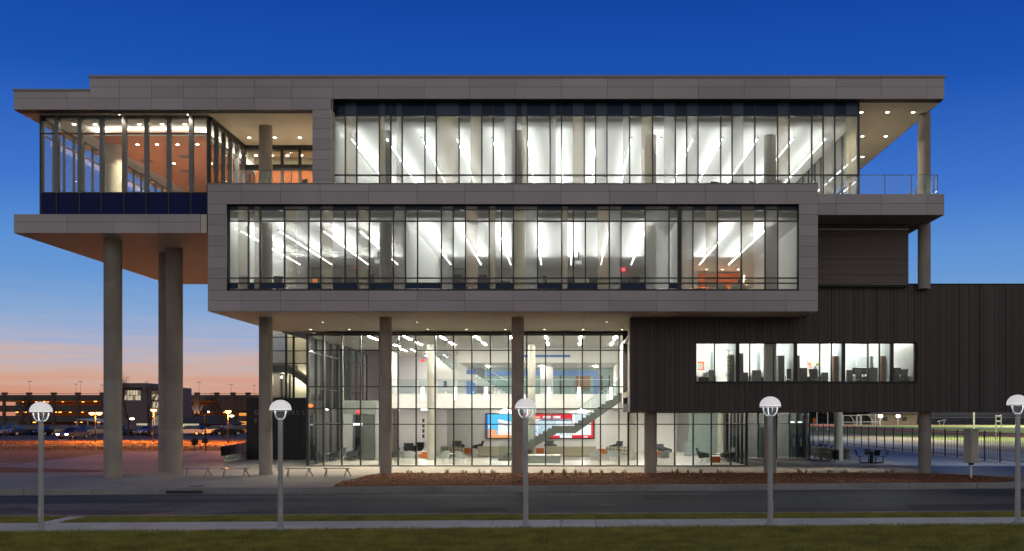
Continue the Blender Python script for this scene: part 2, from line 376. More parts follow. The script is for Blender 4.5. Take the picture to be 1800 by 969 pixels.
def scatter_chips(name, pts, sz, mat):
    n = len(pts); P = np.array(pts); a = rng.uniform(0, 6.28, n); L = rng.uniform(.6, 1.6, n)*sz; w_ = L*rng.uniform(.25, .6, n); t = rng.uniform(-.5, .5, n)
    ux = np.stack([np.cos(a), np.sin(a), t], 1)*L[:, None]; uy = np.stack([-np.sin(a), np.cos(a), rng.uniform(-.4, .4, n)], 1)*w_[:, None]
    up = np.zeros((n, 3)); up[:, 2] = sz*.35
    v = np.stack([P-ux-uy, P+ux-uy, P+ux*.8+uy, P-ux*.8+uy, P+up], 1).reshape(-1, 3)
    i = np.arange(n)[:, None]*5
    f = np.concatenate([i+np.array(q) for q in ([0,1,4],[1,2,4],[2,3,4],[3,0,4])], 0)
    me = bpy.data.meshes.new(name); me.from_pydata(v.tolist(), [], f.tolist()); me.materials.append(mat)
    o = link(name, me); return tag(o, kind='stuff')
pts = []
while len(pts) < 16000:
    x, y = random.uniform(-10.8, 21), random.uniform(46.75, 53.95)
    if inbed(x, y): pts.append((x, y, zg(x, y)+moundh(x, y)+random.uniform(-.005, .02)))
tag(scatter_chips('bark_chips', pts, .045, m_chip), 'loose brown bark chips over the planting beds in front of the glazed lobby', 'bark mulch')
def grass(name, x0, x1, y0, y1, n, h, mat, zoff=0., wid=.006, cond=None):
    x = rng.uniform(x0, x1, n); y = rng.uniform(y0, y1, n)
    if cond: k = np.array([cond(a, b) for a, b in zip(x, y)]); x, y = x[k], y[k]; n = len(x)
    clump = np.sin(x*1.7+np.sin(y*2.3)*2)*np.sin(y*1.9+np.sin(x*.9)*3)
    z = np.array([zg(a, b) for a, b in zip(x, y)])+zoff; hh = h*rng.uniform(.5, 1.25, n)*(1+.22*clump)
    a = rng.uniform(0, 6.28, n); lx = rng.normal(0, .45, n)*hh; ly = rng.normal(0, .45, n)*hh
    dx, dy = np.cos(a)*wid, np.sin(a)*wid
    v = np.stack([np.stack([x-dx, y-dy, z-.01], 1), np.stack([x+dx, y+dy, z-.01], 1), np.stack([x+lx*.5+dx*.6, y+ly*.5+dy*.6, z+hh*.6], 1), np.stack([x+lx, y+ly, z+hh], 1)], 1).reshape(-1, 3)
    i = np.arange(n)[:, None]*4
    f = np.concatenate([i+np.array([0,1,2]), i+np.array([0,2,3])], 0)
    me = bpy.data.meshes.new(name); me.from_pydata(v.tolist(), [], f.tolist()); me.materials.append(mat)
    return tag(link(name, me), 'short olive green turf grass', 'grass', kind='stuff')
grass('lawn_grass', -19, 17.5, 24.5, 31.33, 190000, .085, m_grassn)['label'] = 'mown olive lawn in front of the pale sidewalk'
grass('verge_grass', -24, 21, 34.16, 36.28, 70000, .07, m_grassn, cond=lambda a, b: not (X(86,35) < a < X(124,35)))['label'] = 'narrow green grass verge between the sidewalk and the road'
m_drygr = M('dry grass blades', (.16,.095,.04), .95, 0, .4, .6)
grass('dry_grass', -85, -15.5, 89.5, 123.5, 30000, .10, m_drygr, wid=.025)['label'] = 'rough dry lawn lit orange beyond the plaza on the left'
# far left: dry lawn, road and car park
poly('dry_lawn', [(-130,95),(-60,60.5),(-34.8,66.6),(-36.6,86.2),(-15,89.2),(-15,124),(-130,124)], -.02, m_dry)
poly('lawn', [(-34,54.2),(-25,55.5),(-24.3,56.5),(-33.6,61.3),(-60,55.8),(-60,50)], .012, m_mulch)
poly('kerb', [(-130,123.9),(0,123.9),(0,124.4),(-130,124.4)], .06, m_kerb)
poly('path', [(-75,103.5),(-15,103.5),(-15,105.2),(-75,105.6)], .012, m_walk)
poly('street', [(-170,124.5),(0,124.5),(0,140),(-170,140)], -.03, m_lot)
poly('car_park', [(-220,140.2),(0,140.2),(0,262),(-220,262)], -.025, m_lot)
m = MB()
for k in range(30): m.box(-110+k*3.0, -110+k*3.0+.12, 150, 155, -.02, -.015)
tag(m.build('bay_markings', m_paint), kind='structure')
# right: strips of the athletics ground, running away beyond the fence
poly('apron', [(27.6,48),(36,48),(36,330),(27.6,330)], -.008, m_cream2)
poly('gravel_strip', [(36,48),(45.5,48),(45.5,330),(36,330)], -.006, m_tan)
poly('grass_strip', [(45.5,48),(60.5,48),(60.5,330),(45.5,330)], -.004, m_fgrass)
poly('running_track', [(60.5,48),(72.5,48),(72.5,290),(90,322),(230,322),(230,348),(80,348),(60.5,330)], -.002, m_track)
poly('field', [(72.5,48),(230,48),(230,322),(90,322),(72.5,290)], .0, m_fgrass)
# ================================================================ the building
Y0 = 50.; K = F/Y0
B = thing('university_building', 'long grey panelled academic building with cantilevered glowing glass storeys on tall concrete columns', 'building', (0, 52, 0))
def px0(p): return (p-1000)/K
def pz0(p): return EYE+(730-p)/K
def solid(name, x0, x1, y0, y1, z0, z1, mat, parent=B): return piece(name, x0, x1, y0, y1, z0, z1, mat, parent)
G = .0065; T = .05
def panels(xs, ys, Y=Y0):   # rows and columns of metal panels; xs, ys in photo pixels at depth Y
    for a, b in zip(xs, xs[1:]):
        for c, d in zip(ys, ys[1:]):
            piece('facade_panel', X(a,Y)+G, X(b,Y)-G, Y, Y+T, Z(d,Y)+G, Z(c,Y)-G, m_panel, B)
# depth of masses behind the panels
xb = lambda a, b, y0, y1, c, d, n='wall_core', m=m_joint: solid(n, px0(a), px0(b), y0, y1, pz0(d), pz0(c), m)
# --- roof band (main) and the lower roof over the left wing
MAINX = [585,665,745.5,825.5,906.5,987,1067.7,1148,1227.7,1308,1388,1470,1549,1629,1660]
panels(MAINX, [137,153,174]); panels([157.5,210,266,323,380,447,513,585], [137,153,172.5,193]); panels([24,118,157.5], [160,172.5,193])
solid('coping', px0(156), px0(1662), 49.95, 75.1, pz0(137), pz0(132.5), m_cope)
solid('coping', px0(22.5), px0(157.2), 49.95, 70.1, pz0(160), pz0(156.8), m_cope)
xb(585, 1660, 50.06, 50.6, 137, 174.2); xb(157.5, 584.9, 50.06, 50.6, 137, 193.2); xb(24, 157.3, 50.06, 50.6, 160, 193.2)
solid('roof_deck', px0(157.5)+.05, px0(1660)-.1, 50.6, 75, 18.3, pz0(137), m_panel); solid('roof_deck', px0(24)+.1, px0(157.4), 50.6, 70, 17.8, pz0(160), m_panel)
# side returns of the roof band
for k in range(6):
    piece('facade_panel', px0(24), px0(24)+.05, 50.62+k*3.23, 50.6+(k+1)*3.23, pz0(193), pz0(160)-.01, m_panel, B)
    piece('facade_panel', px0(1660)-.05, px0(1660), 50.62+k*4.06, 50.6+(k+1)*4.06, pz0(174), pz0(137)-.01, m_panel, B)
# soffits of the roofs (stucco bays with narrow joints)
def soffit(x0, x1, y0, y1, z, nx, ny, mat=m_soffit):
    solid('soffit_backing', x0, x1, y0, y1, z+.04, z+.12, m_joint)
    for i in range(nx):
        for j in range(ny):
            a, b = lerp(x0, x1, i/nx), lerp(x0, x1, (i+1)/nx); c, d = lerp(y0, y1, j/ny), lerp(y0, y1, (j+1)/ny)
            piece('soffit_panel', a+.006, b-.006, c+.006, d-.006, z, z+.038, mat, B)
ZR, ZL = pz0(174), pz0(193)
soffit(px0(24)+.06, -11.65, 50.62, 57.2, ZL, 6, 2); solid('soffit_board', px0(24)+.06, px0(549), 50.08, 50.61, ZL+.002, ZL+.05, m_soffit); soffit(px0(24)+.06, -25.4, 57.2, 69.9, ZL, 1, 4)
soffit(13.9, px0(1660)-.06, 50.08, 74.9, ZR, 2, 6)
solid('soffit_board', px0(585), 13.88, 50.08, 50.75, ZR, ZR+.1, m_soffit)
# --- frame pier between the left wing and the long top window
panels([549,582], [193,208,226.5,244.5,263,281,299,316.7,323]); xb(549.3, 581.7, 50.06, 50.7, 193.2, 323)
solid('reveal', px0(582), px0(582)+.04, 50.0, 50.72, pz0(323), pz0(174), m_soffit)
# --- the projecting box of the third storey
TBX = [365,424,493,562.7,648,733,816.7,902.3,986,1071,1155,1240,1325,1381.7,1438]
panels(TBX, [323.3,336.7,359]); panels(TBX, [511,528.5,547.5])
PZ = [359,377,396,415,433,452,471.7,490,511]
panels([365,398.5], PZ); panels([1404.5,1438], PZ)
BXL, BXR = px0(365), px0(1438)
solid('wall_core', BXL+.05, BXR-.03, 50.06, 50.55, pz0(359), pz0(323.4), m_joint); solid('wall_core', BXL+.05, BXR-.03, 50.06, 50.55, pz0(547.3), pz0(511), m_joint)
solid('wall_core', BXL+.05, px0(398), 50.06, 50.55, pz0(511), pz0(359), m_joint); solid('wall_core', px0(1405), BXR-.03, 50.06, 50.55, pz0(511), pz0(359), m_joint)
for k in range(7):
    for c, d in zip([323.3,359,401,452,511], [359,401,452,511,547.5]):
        piece('facade_panel', BXL, BXL+.05, 50.06+k*2.9, 50.04+(k+1)*2.9, pz0(d)+G, pz0(c)-G, m_panel, B)
        if c < 340 or d > 340: piece('facade_panel', BXR-.05, BXR, 50.06+k*2.9, 50.04+(k+1)*2.9, pz0(d)+G, pz0(c)-G, m_panel, B)
solid('coping', BXL-.02, BXR+.02, 49.97, 50.75, pz0(323.3), pz0(322), m_cope)
# floor slabs
ZF4, ZF3, ZSB = 13.5, 8.82, pz0(548)
solid('floor_slab', BXL+.1, BXR-.1, 50.7, 70.3, 12.95, ZF4-.03, m_conc); solid('floor_slab', BXL+.1, -15.2, 50.56, 62, 8.05, ZF3-.02, m_conc); solid('floor_slab', -15.2, BXR-.1, 50.56, 73, 8.05, ZF3-.02, m_conc)
solid('floor_finish', -11.4, BXR-.1, 50.78, 72.8, ZF4-.03, ZF4, m_carpet); solid('floor_finish', BXL+.1, BXR-.1, 50.58, 72.8, ZF3-.02, ZF3, m_carpet)
soffit(BXL+.06, -15.2, 50.07, 62, ZSB, 1, 3); soffit(-15.2, 3.05, 50.07, 72, ZSB, 8, 4); soffit(3.05, BXR-.05, 50.07, 61.6, ZSB, 4, 2)
# --- left and right slabs of the top storey
panels([24,118,200,279,352.5], [376.5,390.7,410]); xb(24, 361, 50.06, 50.5, 376.6, 409.8)
solid('slab_end', px0(352.8), px0(363), 50.02, 50.055, pz0(409.8), pz0(377), m_soffit)
solid('floor_slab', px0(24)+.08, BXL-.03, 50.5, 69.5, pz0(409.8)+.1, pz0(376.6), m_conc)
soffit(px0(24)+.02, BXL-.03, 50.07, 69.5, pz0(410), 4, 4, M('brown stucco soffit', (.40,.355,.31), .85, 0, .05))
for k in range(4): piece('facade_panel', px0(24), px0(24)+.05, 50.08+k*4.85, 50.06+(k+1)*4.85, pz0(410), pz0(376.5), m_panel, B)
panels([1438,1470,1549,1629,1660], [341,358,378]); xb(1438.2, 1659.8, 50.06, 50.5, 341.2, 377.8)
solid('floor_slab', BXR, px0(1660)-.06, 50.5, 70, 12.62, pz0(341.4), m_conc)
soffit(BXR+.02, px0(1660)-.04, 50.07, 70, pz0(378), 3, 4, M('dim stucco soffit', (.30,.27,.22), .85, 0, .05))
for k in range(4): piece('facade_panel', px0(1660)-.05, px0(1660), 50.08+k*4.95, 50.06+(k+1)*4.95, pz0(378), pz0(341), m_panel, B)
# --- siding wall between wing roof and the right slab
sx0, sx1 = BXR-.2, X(1597, 52.5)
zz = 9.5; 
while zz < pz0(378)-.06:
    piece('siding_slat', sx0, sx1, 52.5+random.uniform(0,.006), 52.55, zz, zz+.136, m_siding, B); zz += .15
solid('wall_core', sx0, sx1-.02, 52.56, 66, 9.4, pz0(378)-.01, m_joint)
solid('ledge_trim', sx0, sx1+.03, 52.42, 52.5, 12.23, 12.29, m_soffit)
# --- columns
def column(px, Y, z0, z1, r, mat=m_conc, name='column'):
    m = MB(); x = X(px, Y); n = 20; zs = list(np.arange(z0, z1-.6, 2.44))+[z1]
    prof = []
    for a, b in zip(zs, zs[1:]):
        prof += [(r, a+.012), (r, b-.012), (r-.008, b-.004)]
    m.lathe([(r, z0)]+prof+[(r, z1)], (x, Y, 0), n); return m.build(name, mat, B, True)
column(198.5, 51.9, -.2, pz0(410)+.02, .43); column(306.5, 54.6, -.2, pz0(410)+.02, .42); column(293, 56.5, -.2, pz0(410)+.02, .42)
for px, z0, z1, Y in ((467, -.3, ZL+.03, 52.9), (678, -.3, 17.3, 52.9), (910, -.3, 17.3, 52.9), (1143, -.3, 17.3, 53.7), (1353.5, -.3, 17.3, 53.7), (1625.5, -.3, 3.5, 53.7), (1624.5, 9.3, ZR+.02, 52.6)):
    column(px, Y, z0, z1, .31 if px != 467 else .33)
for px, Y, z1 in ((757.5,69.4,7.75), (934.5,69.4,7.75), (1110.5,69.4,7.75), (1268,69.0,7.75), (1473.5,70,3.2)): column(px, Y, 0, z1, .245 if px < 1400 else .29, m_concp)
for p_ in (1353.5,): column(p_, 53.68, 4.3, 7.2, .325, m_concp)
column(598, 71.5, 0, 7.7, .24, m_concp); column(196, 54.6, ZF4, 17.5, .5, m_concp)
# ---------------------------------------------------------------- glazing
def glazing(name, Y, mulls, rows, frits=(), mw=.055, md=.13, skip=None, rowmat=None, frame=None, fat=(), glass=None):
    """Curtain wall facing the camera. mulls: pixels of the uprights; rows: z of horizontals bottom to top; rowmat: glass per row (None clear)."""
    m = MB(); z0, z1 = rows[0], rows[-1]; fw = .09
    xa, xe = X(mulls[0], Y), X(mulls[-1], Y)
    m.box(xa-fw, xe+fw, Y-.02, Y+md, z1, z1+fw); m.box(xa-fw, xe+fw, Y-.02, Y+md, z0-fw, z0); m.box(xa-fw, xa, Y-.02, Y+md, z0, z1); m.box(xe, xe+fw, Y-.02, Y+md, z0, z1)
    wall = m.build(name, m_mull, B)
    for p in mulls[1:-1]:
        ww = mw*(3.6 if p in fat else 1); piece('mullion', X(p,Y)-ww/2, X(p,Y)+ww/2, Y-.045, Y+md, z0, z1, m_mull, wall)
    for z in rows[1:-1]: piece('transom', xa, xe, Y-.035, Y+md*.8, z-.028, z+.028, m_mull, wall)
    cuts = sorted(set(list(mulls)+[c for f in frits for c in f[:2]]))
    for a, b in zip(cuts, cuts[1:]):
        if b-a < 1: continue
        mid = (a+b)/2; kind = None
        for f in frits:
            if f[0] <= mid <= f[1]: kind = f[2]
        for r, (c, d) in enumerate(zip(rows, rows[1:])):
            if skip and skip(mid, r): continue
            rm = rowmat(r, mid, kind) if rowmat else None
            g = rm or {None: glass or m_glass, 'w': m_fw, 'b': m_fb, 'p': m_fp}[kind]
            piece('fritted_pane' if (kind and rm is None) else 'spandrel_pane' if rm else 'pane', X(a,Y)+.004, X(b,Y)-.004, Y, Y+.014, c+.02, d-.02, g, wall)
    return wall
def sideglass(name, xw, y0, y1, rows, n, mat=None, rowmat=None, mw=.06, md=.12, sgn=1):
    m = MB(); z0, z1 = rows[0], rows[-1]
    m.box(xw-md/2, xw+md/2, y0, y1, z1, z1+.09); m.box(xw-md/2, xw+md/2, y0, y1, z0-.09, z0)
    wall = m.build(name, m_mull, B)
    for k in range(n+1):
        y = lerp(y0, y1, k/n); piece('mullion', xw-md/2, xw+md/2, y-mw/2, y+mw/2, z0, z1, m_fin, wall)
        if k < n:
            for r, (c, d) in enumerate(zip(rows, rows[1:])):
                piece('pane', xw-.007, xw+.007, y+mw/2+.003, lerp(y0, y1, (k+1)/n)-mw/2-.003, c+.02, d-.02, (rowmat(r) if rowmat else None) or mat or m_glass, wall)
    for z in rows[1:-1]: piece('transom', xw-.04, xw+.04, y0, y1, z-.03, z+.03, m_mull, wall)
    return wall
# top storey, long window
Y4 = 50.62; ix4 = [0,1,2,4,5,6,8,9,11,13,14,16,17,19,20,22,23,24,26,28,30,31,32,34,35,37,39,40,42,43,44,46]
mp4 = lambda i: 587+20.0*i
fr4 = [(1,2,'b'),(4,4.5,'b'),(5.5,6,'w'),(9,11,'b'),(12,13,'b'),(15,16,'w'),(16.5,17,'b'),(19,19.5,'w'),(21,22,'b'),(23,24,'w'),(25.4,26,'w'),(27,28,'b'),(29,30,'w'),(31,32,'w'),(35,36,'w'),(39,40,'b'),(43,44,'w'),(45,46,'b')]
z4 = [ZF4+.1, Z(308,Y4), Z(203.5,Y4), Z(174.5,Y4)-.05]
glazing('top_window', Y4, [mp4(i) for i in ix4], z4, [(mp4(a),mp4(b),c) for a,b,c in fr4], rowmat=lambda r, mid, k: (m_spw if k else m_spd) if r == 2 else None)
# top storey: side glass, walls, ceiling
XE4 = X(1507, Y4)+.05
sideglass('side_window', XE4+.08, 50.9, 66, [ZF4+.1, Z(308,Y4), 17.35, 17.95], 10, rowmat=lambda r: m_spd if r == 2 else None)
solid('interior_wall', -11.4, XE4, 72.8, 73, ZF4, 17.5, m_white); solid('interior_wall', -11.6, -11.42, 50.75, 72.8, ZF4, 17.98, m_white)
solid('ceiling', -11.4, XE4, 51.2, 72.8, 17.25, 17.4, m_ceil); solid('ceiling', -11.4, XE4, 50.75, 51.2, 17.41, 17.46, m_ceil)
solid('ceiling_step', -11.4, XE4, 51.17, 51.199, 17.25, 17.45, m_white)
solid('spandrel_backing', -11.4, XE4, 50.72, 50.76, 17.46, 18.1, m_black)
# third storey box window
Y3 = 50.32
ml3 = [400,436.7,457.7,500,542.3,564,606.7,627.7,649.3,691.7,712.7,734,776,796.7,818.3,860,881.7,902.7,945,987.3,1007.7,1029,1071,1091.7,1134,1176,1194.5,1218,1261,1303,1345,1367,1402.7]
u4 = lambda u: 360+u/3; u5 = lambda u: 900+u/3
fr3 = [(u4(175),u4(230),'b'),(u4(262),u4(293),'b'),(u4(420),u4(484),'b'),(u4(484),u4(547),'w'),(u4(612),u4(675),'b'),(u4(803),u4(865),'b'),(u4(995),u4(1058),'w'),(u4(1250),u4(1310),'w'),(u4(1375),u4(1440),'p'),(u4(1500),u4(1533),'b'),(u4(1628),u4(1690),'b'),(u4(1690),u4(1755),'w'),
       (u5(262),u5(293),'b'),(u5(450),u5(513),'p'),(u5(513),u5(575),'w'),(u5(702),u5(828),'w'),(u5(893),u5(955),'w'),(u5(1020),u5(1083),'b'),(u5(1210),u5(1275),'b'),(u5(1335),u5(1402),'w')]
z3 = [Z(508.5,Y3), Z(498,Y3), Z(489,Y3), Z(389,Y3), Z(369,Y3), Z(362,Y3)]
def rm3(r, mid, k):
    if r == 4: return None if k else m_spd
    if r == 0: return (None if (k or mid > 1200) else m_spd)
glazing('box_window', Y3, ml3, z3, fr3, rowmat=rm3, fat=(1194.5,))
solid('interior_wall', BXL+.1, BXL+.3, 50.6, 70.6, ZF3, 12.95, m_white); solid('interior_wall', BXR-.3, BXR-.1, 50.6, 72.5, ZF3, 12.95, m_white)
solid('ceiling', BXL+.3, BXR-.3, 51.3, 72.6, 12.62, 12.74, m_ceil); solid('ceiling', BXL+.3, BXR-.3, 50.56, 51.3, 12.84, 12.9, m_ceil); solid('ceiling_step', BXL+.3, BXR-.3, 51.26, 51.298, 12.62, 12.9, m_white)
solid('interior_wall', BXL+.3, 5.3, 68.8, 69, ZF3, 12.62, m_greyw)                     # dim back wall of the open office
solid('partition', -8.05, -7.95, 51.3, 68.8, ZF3, 12.62, m_white)
solid('partition', 5.32, 5.45, 51.3, 70.8, ZF3, 12.62, m_white)
solid('interior_wall', 5.45, BXR-.3, 70.8, 71, ZF3, 12.62, m_white); solid('accent_wall', X(1228,70.6), X(1313,70.6), 70.6, 70.78, ZF3, 12.5, m_orange)
for a, b in ((X(1000,68.7),X(1042,68.7)),(X(880,68.7),X(903,68.7))): solid('wall_board', a, b, 68.7, 68.78, 11.3, 12.0, m_cream)
# left wing glass box
YW = 51.; zw = [pz0(376.5)+.1, Z(339,YW), Z(235,YW), Z(205,YW)]
wing = glazing('corner_window', YW, [73,100,140.5,179,218.5,257.7,297,336,364], zw, (), rowmat=lambda r, mid, k: m_spn if r == 0 or mid < 86 else None)
for p in (100,140.5,179,218.5,257.7,297,336): piece('fin', X(p,YW)-.095, X(p,YW)+.095, YW-.05, YW+.16, zw[1], zw[3], m_fin, wing)
XW0, XW1 = X(72,YW), X(365,YW)
sideglass('west_window', XW0, YW+.2, 69.4, [pz0(376.5)+.1, 13.75, 16.62, 17.3], 17, mw=.08, md=.12, rowmat=lambda r: m_spn if r == 0 else None)
sideglass('terrace_window', XW1, YW+.2, 56.6, [13.6, 16.62, 17.3], 5, mw=.14, md=.2)
solid('window_head', XW0-.12, XW1+.14, YW-.03, YW+.2, Z(205,YW)+.09, ZL, m_mull); solid('window_head', XW1-.1, XW1+.14, YW+.2, 56.7, 17.39, ZL, m_mull); solid('window_head', XW0-.12, XW0+.12, YW+.2, 69.4, 17.39, ZL-.002, m_mull)
solid('ceiling', XW0+.12, XW1-.12, YW+.22, 69.4, 17.38, 17.46, m_ceil)
solid('timber_ceiling', XW0+1.7, XW1-.8, 52.7, 68.4, 17.0, 17.06, m_woodc)
m_cove = E('cove light', (1,.88,.70), 24)
for a, b, c, d in ((XW0+1.7, XW1-.8, 52.66, 52.69), (XW1-.79, XW1-.76, 52.7, 68.4), (XW0+1.66, XW0+1.69, 52.7, 68.4)): solid('ceiling_lip', a, b, c, d, 16.98, 17.14, m_white)
solid('cove_light', XW0+1.75, XW1-.85, 52.74, 52.84, 17.07, 17.10, m_cove); solid('cove_light', XW1-.94, XW1-.84, 52.9, 68.3, 17.07, 17.10, m_cove); solid('cove_light', XW0+1.74, XW0+1.84, 52.9, 68.3, 17.07, 17.10, m_cove)
solid('floor_slab', XW0+.15, XW1-.1, YW+.25, 69.3, 13.3, ZF4, m_carpet); solid('interior_wall', XW0+.3, XW1+4, 69.3, 69.45, ZF4, 17.3, m_orange)
glazing('terrace_door_wall', 56.6, [432,463,495.7,527,560,592,621], [ZF4+.08, 16.2, 16.45, 17.33], (), mw=.13, rowmat=lambda r, mid, k: m_mull if r == 1 else None)
solid('window_head', XW1+.1, -11.65, 56.55, 56.8, 17.42, ZL-.004, m_mull); solid('accent_wall', XW1+.15, -11.65, 58.2, 58.35, ZF4, 16.62, m_orange); solid('ceiling_step', XW1+.15, -11.65, 58.1, 58.19, 16.62, 17.2, m_soffit); solid('ceiling', XW1+.15, -11.65, 56.8, 66, 17.2, 17.3, m_soffit)
solid('floor_slab', XW1+.1, -12.2, 50.8, 60.4, 13.3, ZF4-.004, m_plaza)
# guard rails of the two terraces
def guard(pts, z0, z1, n):
    m = MB(); m.bar((pts[0][0],pts[0][1],z1), (pts[1][0],pts[1][1],z1), .03); g = m.build('guard_rail', m_fin, B)
    for k in range(n):
        a = [lerp(pts[0][i], pts[1][i], k/n) for i in (0,1)]; b = [lerp(pts[0][i], pts[1][i], (k+1)/n) for i in (0,1)]
        mm = MB(); d = Vector((b[0]-a[0], b[1]-a[1], 0)).normalized()*.015
        mm.bar((a[0]+d.x,a[1]+d.y,(z0+z1)/2), (b[0]-d.x,b[1]-d.y,(z0+z1)/2), .014, z1-z0-.06); mm.build('pane', m_rail, g)
        piece('post', a[0]-.014, a[0]+.014, a[1]-.014, a[1]+.014, z0, z1, m_fin, g)
guard([(X(403,50.8),50.8),(X(549,50.8),50.8)], ZF4, Z(300,50.8), 4); guard([(X(378,52),52),(X(420,54),54)], ZF4, 14.7, 2)
guard([(X(1509,50.4),50.4),(X(1648,50.4),50.4)], ZF4+.02, Z(308,50.4), 3); guard([(X(1648,50.4),50.4),(X(1648,50.4),64)], ZF4+.02, Z(308,50.4), 6)
# downlights
def downlight(x, y, z, watts=0, r=.085):
    m = MB(); m.lathe([(r+.03,0),(r+.03,-.015),(r,-.015)], (x,y,z), 14); o = m.build('downlight', m_white, B)
    MB().lathe([(.001,-.008),(r,-.008)], (x,y,z), 14).build('lens', m_down, o)
    if watts:
        L = bpy.data.lights.new('downlight_lamp', 'SPOT'); L.energy = watts; L.color = (1,.82,.58); L.spot_size = R(115); L.spot_blend = .6; L.shadow_soft_size = .08
        lo = bpy.data.objects.new('downlight_lamp', L); C.objects.link(lo); lo.location = (x, y, z-.05)
for x in (438,483,527): downlight(X(x,55), 55, ZL, 1400)
for px, y, wt in ((1514,52.2,800),(1560,52.2,300),(1605,52.2,0),(1516,56.7,1000),(1557,56.7,700),(1516,61.2,1000)): downlight(X(px,y), y, ZR, wt)
for px in (210,330): downlight(X(px,50.8), 50.8, ZL, 120, .035)
for j, y in enumerate((54.4,58.5,63)):
    for px in (241.6,276,312,347): downlight(X(px,54.4)+j*.35, y, 17.0, 520)
for px in (130,167,245,285,325): downlight(X(px,52), 52, 17.375)
for px in (546,614,683,752,820,888,957,1025,1093): downlight(X(px,60.3), 60.3, ZSB, 800, .07)
for x in (-13.,-8.,-3.,2.): downlight(x, 55.6, ZSB, 750, .06)
for px in (450,478,505,530,560): downlight(X(px,57.5), 57.5, 17.2, 95)
for px in (1125,1190,1260,1330,1400,1470,1540): downlight(X(px,58), 58, Z(724,52.9), 110, .06)
for px in (1242,1270,1298): downlight(X(px,69.4), 69.4, 12.615, 420, .07)  # downlights added to brighten the orange accent wall
# slots in the timber ceiling
for px, y in ((325,57),(258,58),(330,60.5),(245,61)): solid('air_vent', X(px,y)-.3, X(px,y)+.3, y-.3, y+.3, 16.985, 16.999, m_black)
# ================================================================ lobby, wing, stair tower
YL = 61.7
mlob = [541.5,568.7,601,633.8,667,699.8,731.5,765,797.6,829.5,862,894,926,959,991,1023.6,1055.5,1088,1103]
zl = [.06, Z(746,YL), Z(718.7,YL), Z(680,YL), Z(616,YL), Z(590,YL)]
glazing('lobby_window', YL, mlob, zl, mw=.075, md=.16)
glazing('lower_lobby_window', YL, [1106,1120.3,1153.5,1186,1218.5,1250.3,1284.4,1311], [.06, Z(746,YL), 3.12], mw=.075, md=.16)
XLW, XLE = X(541.5,YL), X(1311,YL)
sideglass('west_lobby_window', XLW-.05, YL+.2, 80, [.06, 2.48, 4.62, 6.75, 7.6], 9, mw=.1, md=.2, mat=m_glassd)
sideglass('east_lobby_window', XLE+.05, YL+.2, 70.8, [.06, 2.48, 3.12], 6, mw=.1, md=.2, mat=m_glassd)
solid('lobby_floor', XLW, XLE+.1, YL+.14, 86, -.02, .05, m_floor); solid('lobby_floor', XLE+.1, 16.2, 70.9, 86, -.02, .048, m_floor)
solid('window_sill', XLW-.1, XLE+.1, YL-.06, YL+.14, -.05, .05, m_kerb)
solid('lobby_ceiling', XLW+.1, 3.4, YL+.1, 84, 7.68, 7.8, m_ceil); solid('lobby_ceiling', 3.5, 16, YL+.1, 86, 3.3, 3.42, m_ceil)
solid('lobby_wall', XLW, 16.4, 86, 86.2, 0, 8, m_white); solid('lobby_wall', XLW+.2, -13.0, 80, 80.2, 0, 7.68, m_white); solid('lobby_wall', 3.42, 3.5, YL+.2, 84, 3.42, 7.7, m_white)
solid('screen_wall', -9.8, 8.6, 84.2, 84.4, 0, 3.45, m_white); solid('lobby_wall', -13, -12.2, 72.5, 80, 0, .01, m_floor)
solid('lobby_wall', -13.05, -12.9, 74.5, 80, 4.44, 7.68, m_white); solid('lobby_wall', -9.9, -9.75, 76, 86, 0, 3.45, m_white)
solid('lobby_wall', -9.6, -7.9, 82, 82.2, 4.44, 7.68, m_white)
# mezzanine slab edge and ceilings
solid('mezzanine_slab', -13.0, 3.4, 72, 86, 3.47, 4.44, m_white)
solid('bulkhead', -7.7, 3.4, 73.2, 73.5, 6.65, 7.67, m_white); solid('mezzanine_ceiling', -7.7, 3.4, 73.5, 84, 6.65, 6.7, m_ceil)
solid('wall_band', -3.6, .1, 73.14, 73.19, 7.02, 7.2, m_bluetrim)
# upper room behind the mezzanine: green grey glass, blue trim, timber board
solid('glass_room_wall', -6.5, 3.4, 81, 81.2, 4.44, 6.64, m_gywall)
solid('blue_band', -6.5, 2.2, 80.9, 80.97, 6.05, 6.4, m_bluetrim); solid('blue_band', 1.9, 2.2, 80.9, 80.97, 4.6, 6.05, m_bluetrim); solid('blue_band', X(820,80.8), X(836,80.8), 80.8, 80.88, 4.44, 6.5, m_bluetrim)
solid('timber_board', X(1012,80.85), X(1037,80.85), 80.85, 80.97, 5.0, 6.0, m_brownp)
solid('partition', X(950,78), X(972,78), 78, 78.1, 4.44, 6.6, m_white)
for p in (985,1058,1071): solid('window_post', X(p,80.85)-.05, X(p,80.85)+.05, 80.82, 80.96, 4.44, 6.05, m_dgrey)
def rail(name, p, q, h, n, parent=B):
    m = MB(); m.bar((p[0],p[1],p[2]+h), (q[0],q[1],q[2]+h), .045); g = m.build(name, m_steel, parent)
    for k in range(n):
        a = Vector(p).lerp(Vector(q), k/n+.004); b = Vector(p).lerp(Vector(q), (k+1)/n-.004); d = Vector((0, .007, 0))
        mm = MB(); up = Vector((0,0,h-.05)); lo = Vector((0,0,.05))
        mm.hexa([a-d+lo,b-d+lo,b+d+lo,a+d+lo], [a-d+up,b-d+up,b+d+up,a+d+up]); mm.build('pane', m_rail, g)
    return g
rail('mezzanine_rail', (-13,72.06,4.44), (2.9,72.06,4.44), 1.0, 12)
